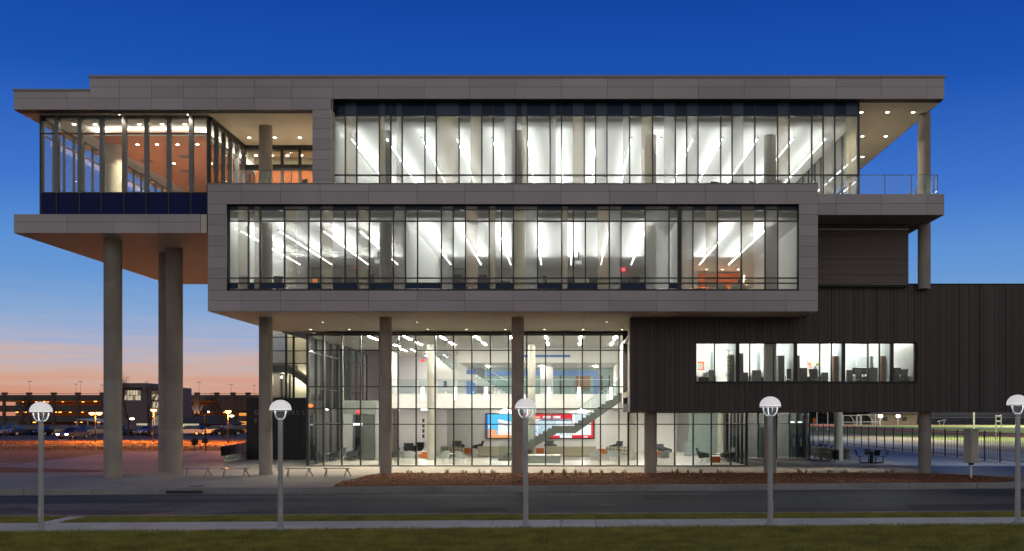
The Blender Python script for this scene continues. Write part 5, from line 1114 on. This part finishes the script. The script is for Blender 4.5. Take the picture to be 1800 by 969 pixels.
# ---------------------------------------------------------------- sodium street lights
def sodium(px, py, Y, lb, heads, watts):
    x, z = X(px,Y), Z(py,Y); o = thing('sodium_street_light', lb, 'street light', (x,Y,0), 'orange sodium street lights')
    MB().cyl((x,Y,0),(x,Y,z+.15),.09,.06,8).build('pole', m_blackm, o)
    for s in heads:
        hx = x+s*.9; MB().bar((x,Y,z+.12),(hx,Y,z+.12),.06).build('arm', m_blackm, o); MB().box(hx-.35,hx+.35,Y-.2,Y+.2,z+.05,z+.18).build('head', m_blackm, o); MB().lathe([(0,-.26),(.2,-.22),(.3,-.08),(.3,.02),(0,.04)],(hx,Y,z+.02),12).build('lens', E('street lamp lens', (1,.44,.10), 16) if 'street lamp lens' not in bpy.data.materials else bpy.data.materials['street lamp lens'], o)
    L = bpy.data.lights.new('sodium_lamp', 'POINT'); L.energy = watts; L.color = (1,.27,.035); L.shadow_soft_size = .3; lo = bpy.data.objects.new('sodium_lamp', L); C.objects.link(lo); lo.location = (x,Y-.05,z-.5)
sodium(168,726,118,'twin headed orange street light left of the tall front column',(-.45,.45),9500); sodium(270,720.5,118,'bright orange street light between the tall columns',(0,),9500); sodium(401,723,112,'orange street light left of the sign wall',(0,),11000); sodium(-640,560,82,'tall orange street light beyond the left edge of the view',(0,),9000)
for px, py, Y, lb in ((232,736,190,'small white car park light between the tall columns'),(437-30,731,180,'small orange car park light left of the sign wall'),(365,724,230,'small orange light beside the pavilion roof')):
    x, z = X(px,Y), Z(py,Y); o = thing('car_park_light', lb, 'street light', (x,Y,0), 'small car park lights'); MB().cyl((x,Y,0),(x,Y,z),.08,.06,6).build('pole', m_blackm, o); MB().lathe([(0,-.2),(.35,-.15),(.4,.05),(0,.12)],(x,Y,z),10).build('lens', E('car park lens', (1,.8,.6), 14) if 'car park lens' not in bpy.data.materials else bpy.data.materials['car park lens'], o)
# plain poles and a sign board
for px, y1, Y, lb in ((361,727,88,'dark pole with a small box sign right of the twin columns'),):
    x = X(px,Y); o = thing('sign_post', lb, 'sign post', (x,Y,0)); MB().cyl((x,Y,0),(x,Y,Z(y1,Y)),.06,n=8).build('pole', m_blackm, o); MB().box(x-.2,x+.2,Y-.2,Y+.1,Z(779,Y),Z(771,Y)).build('box', m_blackm, o, bevel=.02); MB().box(x-.15,x+.15,Y-.1,Y+.1,Z(727,Y),Z(722,Y)).build('head', m_blackm, o)
# ---------------------------------------------------------------- bare trees
m_bark = M('dark bark', (.018,.013,.012), .95)
def bare_tree(px, Y, h, lb, seed):
    rnd = random.Random(seed); x = X(px,Y); o = thing('bare_tree', lb, 'tree', (x,Y,0), 'bare winter trees'); tr = MB(); br = MB()
    def grow(p, d, l, r, dep, m):
        q = p+d*l; m.cyl(p, q, r, r*.68, 5 if dep > 1 else 7, False)
        if dep >= 7: return
        for _ in range(2 if dep > 0 and rnd.random() < .55 else 3):
            e = (d+Vector((rnd.uniform(-.75,.75),rnd.uniform(-.75,.75),rnd.uniform(-.1,.45)))).normalized(); grow(q, e, l*rnd.uniform(.62,.85), r*.62, dep+1, br)
    grow(Vector((x,Y,0)), Vector((0,0,1)), h*.27, h*.02, 0, tr); tr.build('trunk', m_bark, o); br.build('crown', m_bark, o)
bare_tree(226,146,8.5,'bare tree between the tall columns, in front of the office block',1); bare_tree(262,148,7.5,'bare tree behind the orange street light between the columns',2); bare_tree(36,170,6,'bare tree before the garage at the far left',5); bare_tree(392,146,7,'small bare tree left of the sign wall',8)
# ---------------------------------------------------------------- parked cars
def car_mesh():
    body = [(-2.2,.28),(-2.25,.62),(-2.05,.86),(-1.55,.93),(-.9,.96),(1.1,.94),(1.75,.84),(2.15,.70),(2.25,.50),(2.2,.28)]
    cab = [(-1.75,.93),(-1.25,1.38),(-.5,1.47),(.25,1.44),(1.05,.95)]
    return body, cab
m_tyre = M('tyre rubber', (.012,.012,.012), .9); m_cwin = M('dark car glass', (.01,.012,.016), .05, spec=1)
PAINT = {'silver':M('silver car paint',(.36,.38,.40),.25,.6,.03),'white':M('white car paint',(.62,.63,.64),.3,0,.03),'black':M('black car paint',(.012,.013,.016),.2,.3,.03),'blue':M('dark blue car paint',(.02,.04,.10),.22,.4,.03),'red':M('dark red car paint',(.16,.02,.02),.25,.3,.03),'grey':M('grey car paint',(.11,.115,.12),.25,.5,.03)}
def car(px, Y, rz, col, lb, lights=False):
    o = thing('parked_car' if not lights else 'car', lb, 'car', (0,0,0), None if lights else 'cars parked before the garage'); body, cab = car_mesh(); pm = PAINT[col]
    MB().prism(body, -.86, .86).build('body', pm, o, bevel=.07)
    n = len(cab); m = MB(); vs = [(x,-.76 if i in (0,n-1) else -.60,z) for i,(x,z) in enumerate(cab)]+[(x,.76 if i in (0,n-1) else .60,z) for i,(x,z) in enumerate(cab)]
    m.add(vs, [tuple(range(n)),tuple(range(n,2*n))[::-1]]+[(k,n+k,n+(k+1)%n,(k+1)%n) for k in range(n)]); m.build('window', m_cwin, o)
    MB().hexa([(-1.2,-.59,1.40),(.2,-.59,1.42),(.2,.59,1.42),(-1.2,.59,1.40)],[(-.95,-.5,1.48),(.05,-.5,1.485),(.05,.5,1.485),(-.95,.5,1.48)]).build('roof', pm, o, bevel=.02)
    for sx in (-1.35,1.38):
        for s in (-1,1):
            t_ = MB().cyl((sx,s*.68,.32),(sx,s*.89,.32),.32,n=14).build('wheel', m_tyre, o); MB().cyl((sx,s*.885,.32),(sx,s*.90,.32),.19,n=10).build('rim', m_steel, t_)
    for s in (-1,1):
        MB().box(2.12,2.235,s*.62-.17,s*.62+.17,.58,.70).build('headlight', E('head lamp', (1,.93,.82), 30) if (lights and 'head lamp' not in bpy.data.materials) else (bpy.data.materials['head lamp'] if lights else m_lgrey), o); MB().box(-2.27,-2.16,s*.66-.14,s*.66+.14,.62,.80).build('tail_light', PAINT['red'], o); MB().box(.78,.95,s*.92-.09,s*.92+.09,.96,1.08).build('mirror', pm, o)
    o.location = (X(px,Y),Y,-.02); o.rotation_euler = (0,0,rz); return o
CARS = [(22,157,-2.2,'silver'),(43,156,-2.3,'blue'),(88,156,-2.1,'black'),(104,157,-2.3,'silver'),(126,158,-2.2,'grey'),(150,157,-2.1,'black'),(172,156,-2.4,'silver'),(60,165,-2.3,'grey'),(222,156,-2.2,'blue'),(240,158,-2.3,'black'),(262,157,-2.1,'silver'),(278,156,-2.3,'grey'),(330,158,-2.9,'white'),(352,160,-.3,'black'),(375,159,-2.9,'silver'),(400,158,-2.6,'black'),(420,160,-2.9,'grey'),(6,158,-2.2,'black')]
CARS.sort()
for i, (px, Y, rz, col) in enumerate(CARS): car(px, Y, rz, col, f'{col} car, {(ORD+["seventeenth","eighteenth"])[i]} from the left in the row before the garage')
car(129, 133, -1.75, 'grey', 'car with both headlights lit driving along the far left street', True)
# ================================================================ fence and athletics ground
XF = 27.5; fe = thing('picket_fence', 'long black metal picket fence running back beside the athletics ground', 'fence', (XF,62,0)); H = 1.9
ys = [x for x in np.arange(50, 131, 2.45)]
for y in ys: piece('post', XF-.035, XF+.035, y-.035, y+.035, -.05, H+.08, m_blackm, fe)
for z in (.18,H-.22,H-.05): piece('rail', XF-.018, XF+.018, ys[0], ys[-1], z-.02, z+.02, m_blackm, fe)
yy = 62.; k = 0; st = MB()
while yy < ys[-1]:
    if k < 290: piece('picket', XF-.011, XF+.011, yy-.011, yy+.011, .06, H, m_blackm, fe)
    else: st.box(XF-.011, XF+.011, yy-.011, yy+.011, .06, H)
    yy += .29; k += 1

# goal frames, stands, lights
m_wht = M('white painted steel', (.75,.75,.73), .5)
o = thing('goal_post', 'white frame goal post at the edge of the running track', 'goal post', (X(1753,128),128,0)); Y = 128.; a, b = X(1750.5,Y), X(1760,Y)
for p, q in (((a,Y,0),(a,Y,Z(729.5,Y))),((b,Y,Z(752,Y)),(b,Y,Z(729,Y))),((a,Y,Z(732,Y)),(b,Y,Z(732,Y))),((a,Y,Z(741,Y)),(b,Y,Z(741,Y)))): MB().cyl(p,q,.08,n=8).build('post', m_wht, o)
for i, (p0, p1, t, Y, lb) in enumerate(((1482,1512,730.5,300,'white netted training cage frame right of the round column'),(1514,1546,729.5,300,'white netted training cage frame left of the bright flood light'))):
    x0, x1, z1 = X(p0,Y), X(p1,Y), Z(t,Y); o = thing('training_cage', lb, 'cage', ((x0+x1)/2,Y,0), 'training cages beyond the track')
    for p, q in (((x0,Y,0),(x0,Y,z1)),((x1,Y,0),(x1,Y,z1)),((x0,Y,z1),(x1,Y,z1)),((x0,Y+4,0),(x0,Y+4,z1)),((x1,Y+4,0),(x1,Y+4,z1)),((x0,Y,z1),(x0,Y+4,z1)),((x1,Y,z1),(x1,Y+4,z1)),((x0,Y,z1*.35),(x1,Y,z1*.35))): MB().cyl(p,q,.09,n=6).build('post', m_wht, o)
    m = MB()
    for k in range(7): t_ = math.pi/2*k/6; m.cyl((lerp(x0,x1,.35)+2*math.sin(t_)*.9,Y+1,z1*(1-.0)*math.cos(t_)),(lerp(x0,x1,.35)+2*math.sin(math.pi/2*(k+1)/6)*.9,Y+1,max(0,z1*math.cos(math.pi/2*(k+1)/6))),.06,n=5)
    m.build('hoop', m_wht, o)
    for k in range(14): xx = lerp(x0,x1,k/13); piece('netting', xx-.02, xx+.02, Y+3.9, Y+3.94, 0, z1, m_fin, o)
YB = 378.; bl = thing('bleachers', 'long grey bleachers across the far side of the athletics field', 'grandstand', (X(1680,YB),YB,0)); m_bl = M('grey aluminium bleacher', (.30,.32,.33), 1, 0, .15, .3, spec=0); m_bl2 = M('dark bleacher skirt', (.10,.105,.11), 1, 0, .2, .2, spec=0)
b0, b1 = X(1556,YB), X(1850,YB)
piece('skirt', b0, b1, YB-.1, YB, 0, Z(735,YB), m_bl2, bl)
for k in range(14):
    piece('step', b0, b1, YB+k*.8, YB+k*.8+.8, Z(735,YB)-.6+k*.45, Z(735,YB)+k*.45, m_bl if k % 2 else m_bl2, bl); piece('seat_plank', b0, b1, YB+k*.8+.3, YB+k*.8+.62, Z(735,YB)+k*.45+.2, Z(735,YB)+k*.45+.26, m_wht if k % 3 == 0 else m_bl, bl)
for p in (1575,1640,1700,1765): MB().bar((X(p,YB),YB-.2,Z(738,YB)),(X(p,YB)+4,YB+11,Z(738,YB)+6.3),.5).build('aisle', m_bl, bl)
sh = thing('field_house', 'low tan field house with bright lights beyond the training cages', 'building', (X(1565,340),340,0)); piece('wall', X(1546,340), X(1612,340), 340, 350, 0, Z(727,340), m_tan, sh); piece('roof', X(1544,340), X(1614,340), 339, 351, Z(727,340), Z(725.5,340), m_cope, sh)
for p in (1556,1590): piece('window', X(p-4,340), X(p+4,340), 339.9, 339.99, Z(740,340), Z(733,340), m_bl2, sh)
def flood(px, py, Y, lb, watts, rgb=(1,.95,.82), s=.5):
    x, z = X(px,Y), Z(py,Y); o = thing('flood_light', lb, 'flood light', (x,Y,0), 'flood lights round the athletics field'); MB().cyl((x,Y,0),(x,Y,z+.3),.12,n=8).build('pole', m_wht, o); MB().box(x-s,x+s,Y-.2,Y-.1,z-s*.6,z+s*.6).build('lens', E('flood lens', rgb, 25) if 'flood lens' not in bpy.data.materials else bpy.data.materials['flood lens'], o); MB().box(x-s-.1,x+s+.1,Y-.1,Y+.3,z-s*.7,z+s*.7).build('housing', m_blackm, o)
    if watts:
        L = bpy.data.lights.new('flood_lamp', 'SPOT'); L.spot_size = R(150); L.spot_blend = .45; L.energy = watts; L.color = rgb; L.shadow_soft_size = .5; lo = bpy.data.objects.new('flood_lamp', L); C.objects.link(lo); lo.location = (x,Y-1,z)
flood(1547.5,731.5,290,'bright white flood light by the training cages',0,s=.55); flood(1578.5,731.5,330,'bright flood light on the tan field house',0,s=.55)
# tall stadium masts stand behind the wing, out of sight; their light falls on the field
flood(2017,499,200,'tall field mast far outside the view on the right, beside the track',60000,s=.9); flood(1712,552,135,'tall field mast behind the corrugated wing, lighting the apron',40000,s=.9); flood(1224,600,330,'tall field mast hidden behind the building, lighting the far track',220000,s=.9); flood(1860,570,290,'tall field mast outside the view on the right, lighting the infield',220000,s=.9)
for px, Y, lb in ((1436,200,'thin white pole left of the round column beyond the fence'),(1455,210,'second thin white pole beyond the fence, nearer the round column')):
    x = X(px,Y); o = thing('thin_pole', lb, 'pole', (x,Y,0), 'thin poles beyond the fence'); MB().cyl((x,Y,0),(x,Y,Z(722,Y)),.1,.08,6).build('pole', m_wht, o); MB().lathe([(0,0),(.2,0),(.14,.15),(.1,.2)],(x,Y,0),8).build('base', m_wht, o)
o = thing('sign_board', 'small orange and tan sign board beyond the track', 'sign', (X(1432,260),260,0)); MB().box(X(1429,260),X(1435,260),260,260.1,Z(743,260),Z(735.5,260)).build('panel', m_orange, o)
for p in (1430,1434): MB().cyl((X(p,260),260.12,0),(X(p,260),260.12,Z(736,260)),.05,n=6).build('post', m_steel, o)
hd = MB(); rng2 = random.Random(3)
for k in range(9000):
    x, y, z = rng2.uniform(X(1400,395),X(1560,395)), rng2.uniform(393,399), 6.5*rng2.random(); s = rng2.uniform(.25,.6); a = rng2.uniform(0,3.1)
    hd.add([(x-s*math.cos(a),y-s*math.sin(a),z),(x+s*math.cos(a),y+s*math.sin(a),z+.1),(x,y,z+s)],[(0,1,2)])
tag(hd.build('tree_line', M('dark evergreen leaves', (.02,.028,.02), .9)), 'dark line of trees beyond the training cages', 'trees', kind='stuff')
wx = 25.; o = thing('added_wall_flood', 'unseen flood light added on the rear wall of the corrugated wing to light the damp path', 'flood light', (wx,61.95,8.4)); MB().box(wx-.25,wx+.25,61.92,62.2,8.3,8.55).build('housing', m_blackm, o); MB().box(wx-.2,wx+.2,61.95,62.15,8.27,8.298).build('lens', m_refl, o)  # unseen flood, added for the pool of light on the path
L = bpy.data.lights.new('added_wall_flood_lamp', 'SPOT'); L.energy = 2300; L.color = (.80,.92,1); L.spot_size = R(120); L.spot_blend = .6; L.shadow_soft_size = .15; lo = bpy.data.objects.new('added_wall_flood_lamp', L); C.objects.link(lo); lo.location = (wx,62.1,8.2); lo.rotation_euler = (R(48),0,0)
# hurdles and a bike stand frame on the far track
for px, py, lb in ((1655,741,'white hurdle frame on the far side of the track'),):
    Y = 330.; x = X(px,Y); o = thing('hurdle', lb, 'hurdle', (x,Y,0)); MB().bar((x-1.4,Y,1.0),(x+1.4,Y,1.6),.12).build('bar', m_wht, o)
    for s in (-.6,.6): MB().bar((x+s,Y,0),(x+s*1.6,Y,1.3),.1).build('leg', m_wht, o)
# ================================================================ by the right entry
def bike(label):
    o = thing('bicycle', label, 'bicycle', (0,0,0), 'bicycles in the rack')
    for s, nm in ((-.52,'rear'),(.52,'front')):
        m = MB(); pts = [(s+.33*math.cos(t),0,.34+.33*math.sin(t)) for t in [k*2*math.pi/18 for k in range(19)]]; m.tube(pts,.02,5); w_ = m.build('wheel', m_tyre, o); sp = MB()
        for k in range(8): t = k*math.pi/8; sp.cyl((s-.31*math.cos(t),0,.34-.31*math.sin(t)),(s+.31*math.cos(t),0,.34+.31*math.sin(t)),.004,n=3)
        sp.build('spokes', m_steel, w_)
    m = MB(); P = dict(bb=(-.08,0,.30),st=(-.2,0,.78),ht=(.36,0,.82),hb=(.4,0,.68),ra=(-.52,0,.34),fa=(.52,0,.34))
    for a, b in (('bb','st'),('st','ht'),('bb','hb'),('ht','hb'),('bb','ra'),('st','ra'),('hb','fa')): m.cyl(P[a],P[b],.018,n=6)
    m.build('frame', m_blackm, o); MB().box(-.34,-.08,-.06,.06,.86,.91).cyl((-.2,0,.78),(-.22,0,.88),.014,n=6).build('saddle', m_black, o, bevel=.015)
    MB().tube([(.36,-.27,.98),(.36,0,.97),(.36,.27,.98)],.014).cyl((.36,0,.8),(.36,0,.97),.015,n=6).build('handlebar', m_steel, o); MB().cyl((-.08,-.04,.3),(-.08,.04,.3),.09,n=12).bar((-.08,.06,.3),(.05,.06,.18),.02).bar((-.08,-.06,.3),(-.21,-.06,.42),.02).build('crank', m_steel, o); return o
bk = bike(''); YBk = 84.
for i, px in enumerate((1427,1434,1441,1449,1458)):
    lb = f'{["leftmost bicycle of the rack by the dark vestibule","second bicycle from the left in the rack","middle bicycle of the five in the rack","second bicycle from the right in the rack","bicycle at the right end of the rack beside the round column"][i]}'; p = (X(px,YBk),YBk+.15*(i%2),.008); rz = (.9,-.7,1.1,.6,.12)[i]
    if i == 0: bk.location = p; bk.rotation_euler = (0,0,rz); bk['label'] = lb
    else: dup(bk, p, rz, lb)
o = thing('bike_rack', 'low steel rack holding the five bicycles', 'bike rack', (X(1443,85),85,0)); MB().tube([(X(1423,85),85,.02),(X(1423,85),85,.55),(X(1463,85),85,.55),(X(1463,85),85,.02)],.025).build('rail', m_steel, o)
for k in range(6): MB().cyl((lerp(X(1425,85),X(1461,85),k/5),85,.0),(lerp(X(1425,85),X(1461,85),k/5),85,.55),.018,n=6).build('bar', m_steel, o)
# slatted planter bench
m_slat = M('weathered bench slat', (.13,.11,.09), .8, 0, .2, 5, (6,1,6)); o = thing('slatted_bench', 'long grey slatted bench box standing before the bicycles', 'bench', (X(1443,71),71,0)); A = Vector((X(1426,74),74,0)); Bv = Vector((X(1462,66.5),66.5,0)); d = (Bv-A).normalized(); nrm = Vector((-d.y,d.x,0))*.45
for k in range(5): zz = .22+k*.125; MB().bar(A+Vector((0,0,zz)),Bv+Vector((0,0,zz)),.04,.11).build('slat', m_slat, o); MB().bar(A+nrm+Vector((0,0,zz)),Bv+nrm+Vector((0,0,zz)),.04,.11).build('slat', m_slat, o)
for k in range(5): MB().bar(A+nrm*(k+.5)/5+Vector((0,0,.80)),Bv+nrm*(k+.5)/5+Vector((0,0,.80)),.085,.03).build('seat_slat', m_slat, o)
for t in (.15,.5,.85): q = A.lerp(Bv,t); MB().bar(q+nrm*.1+Vector((0,0,.78)),q+nrm*.1,.06).bar(q+nrm*.9+Vector((0,0,.78)),q+nrm*.9,.06).build('leg', m_blackm, o)
x, Y = X(1489.5,71.5), 71.5; o = thing('litter_bin', 'dark round topped litter bin right of the round column', 'bin', (x,Y,0)); MB().lathe([(0,0),(.23,0),(.23,.62),(.21,.72),(.15,.79),(0,.82)],(x,Y,0),18).build('body', m_slat, o, True); MB().box(x-.12,x+.12,Y-.24,Y-.2,.55,.66).build('flap', m_black, o)
# picnic table with three attached seats
x, Y = X(1532,65.2), 65.2; o = thing('picnic_table', 'black metal table with attached seats on the damp paving', 'table', (x,Y,0)); MB().cyl((x,Y,0),(x,Y,.72),.14,.10,12).build('pedestal', m_blackm, o); MB().lathe([(0,.72),(.42,.72),(.43,.74),(.42,.76),(0,.76)],(x,Y,0),20).build('tabletop', m_blackm, o)
for a in (0.05,math.pi-.05,-1.5,1.55):
    c, s = math.cos(a), math.sin(a); q = MB().bar((x,Y,.06),(x+.72*c,Y+.72*s,.06),.07).bar((x+.72*c,Y+.72*s,.05),(x+.72*c,Y+.72*s,.44),.05).build('seat_arm', m_blackm, o); MB().lathe([(0,.44),(.19,.44),(.19,.47),(0,.47)],(x+.72*c,Y+.72*s,0),14).build('seat', m_blackm, o); e = Vector((-s,c,0))*.19; p = Vector((x+.90*c,Y+.90*s,.52)); t = Vector((.10*c,.10*s,.34)); w_ = Vector((c,s,0))*.02
    MB().hexa([p-e-w_,p+e-w_,p+e+w_,p-e+w_],[p+t-e-w_,p+t+e-w_,p+t+e+w_,p+t-e+w_]).build('backrest', m_blackm, o)
# utility cabinet on a post
x, Y = X(1707,48.9), 48.9; z0, z1 = Z(812,Y), Z(754,Y); o = thing('utility_cabinet', 'tan metal utility cabinet raised on a pale post by the fence', 'utility box', (x,Y,0)); m_util = M('tan utility paint', (.42,.39,.32), .6, 0, .1, 3, grime=.2); o.rotation_euler = (0,0,0)
def rot(pts, a=.5): return [(x+(p-x)*math.cos(a)-(q-Y)*math.sin(a), Y+(p-x)*math.sin(a)+(q-Y)*math.cos(a)) for p, q in pts]
def rbox(nm, hx, hy, za, zb2, mt, dy=0): r_ = rot([(x-hx,Y-hy+dy),(x+hx,Y-hy+dy),(x+hx,Y+hy+dy),(x-hx,Y+hy+dy)]); return MB().hexa([(a,b,za) for a,b in r_],[(a,b,zb2) for a,b in r_]).build(nm, mt, o, bevel=.01)
rbox('body', .27, .20, z0, z1-.06, m_util); rbox('cap', .30, .23, z1-.06, z1, m_util); rbox('door', .23, .01, z0+.1, z1-.18, m_util, -.215); rbox('base_plate', .34, .27, z0-.04, z0, m_util)
MB().cyl((x,Y,zg(x,Y)-.15),(x,Y,z0-.04),.045,n=10).build('post', m_wht, o); MB().box(x-.1,x+.1,Y-.1,Y+.1,z0-.14,z0-.04).build('bracket', m_blackm, o)
# storm drain in the far kerb
x = X(325,46.4); o = thing('storm_drain', 'dark storm drain slot in the far kerb left of the benches', 'drain', (x,46.35,zg(x,46.5)-.1)); MB().box(x-.8,x+.8,46.31,46.349,zg(x,46.5)-.09,zg(x,46.5)+.03).build('slot', m_black, o); MB().lathe([(0,0),(.35,0),(.35,.012),(0,.012)],(X(345,47.6),47.6,zg(X(345,47.6),47.6)+.003),18).build('cover', m_blackm, o)
# security sign glow by the tower: small orange lit sign
x, Y = X(544,61.5), 61.5; z = Z(713.5,Y); o = thing('lit_sign', 'small glowing orange sign at the left corner of the lobby glass', 'sign', (x,Y,z)); MB().lathe([(0,-.1),(.12,-.06),(.14,.03),(.08,.11),(0,.12)],(x+.08,Y-.02,z),8).build('face', E('orange sign', (1,.25,.05), 1.6), o)
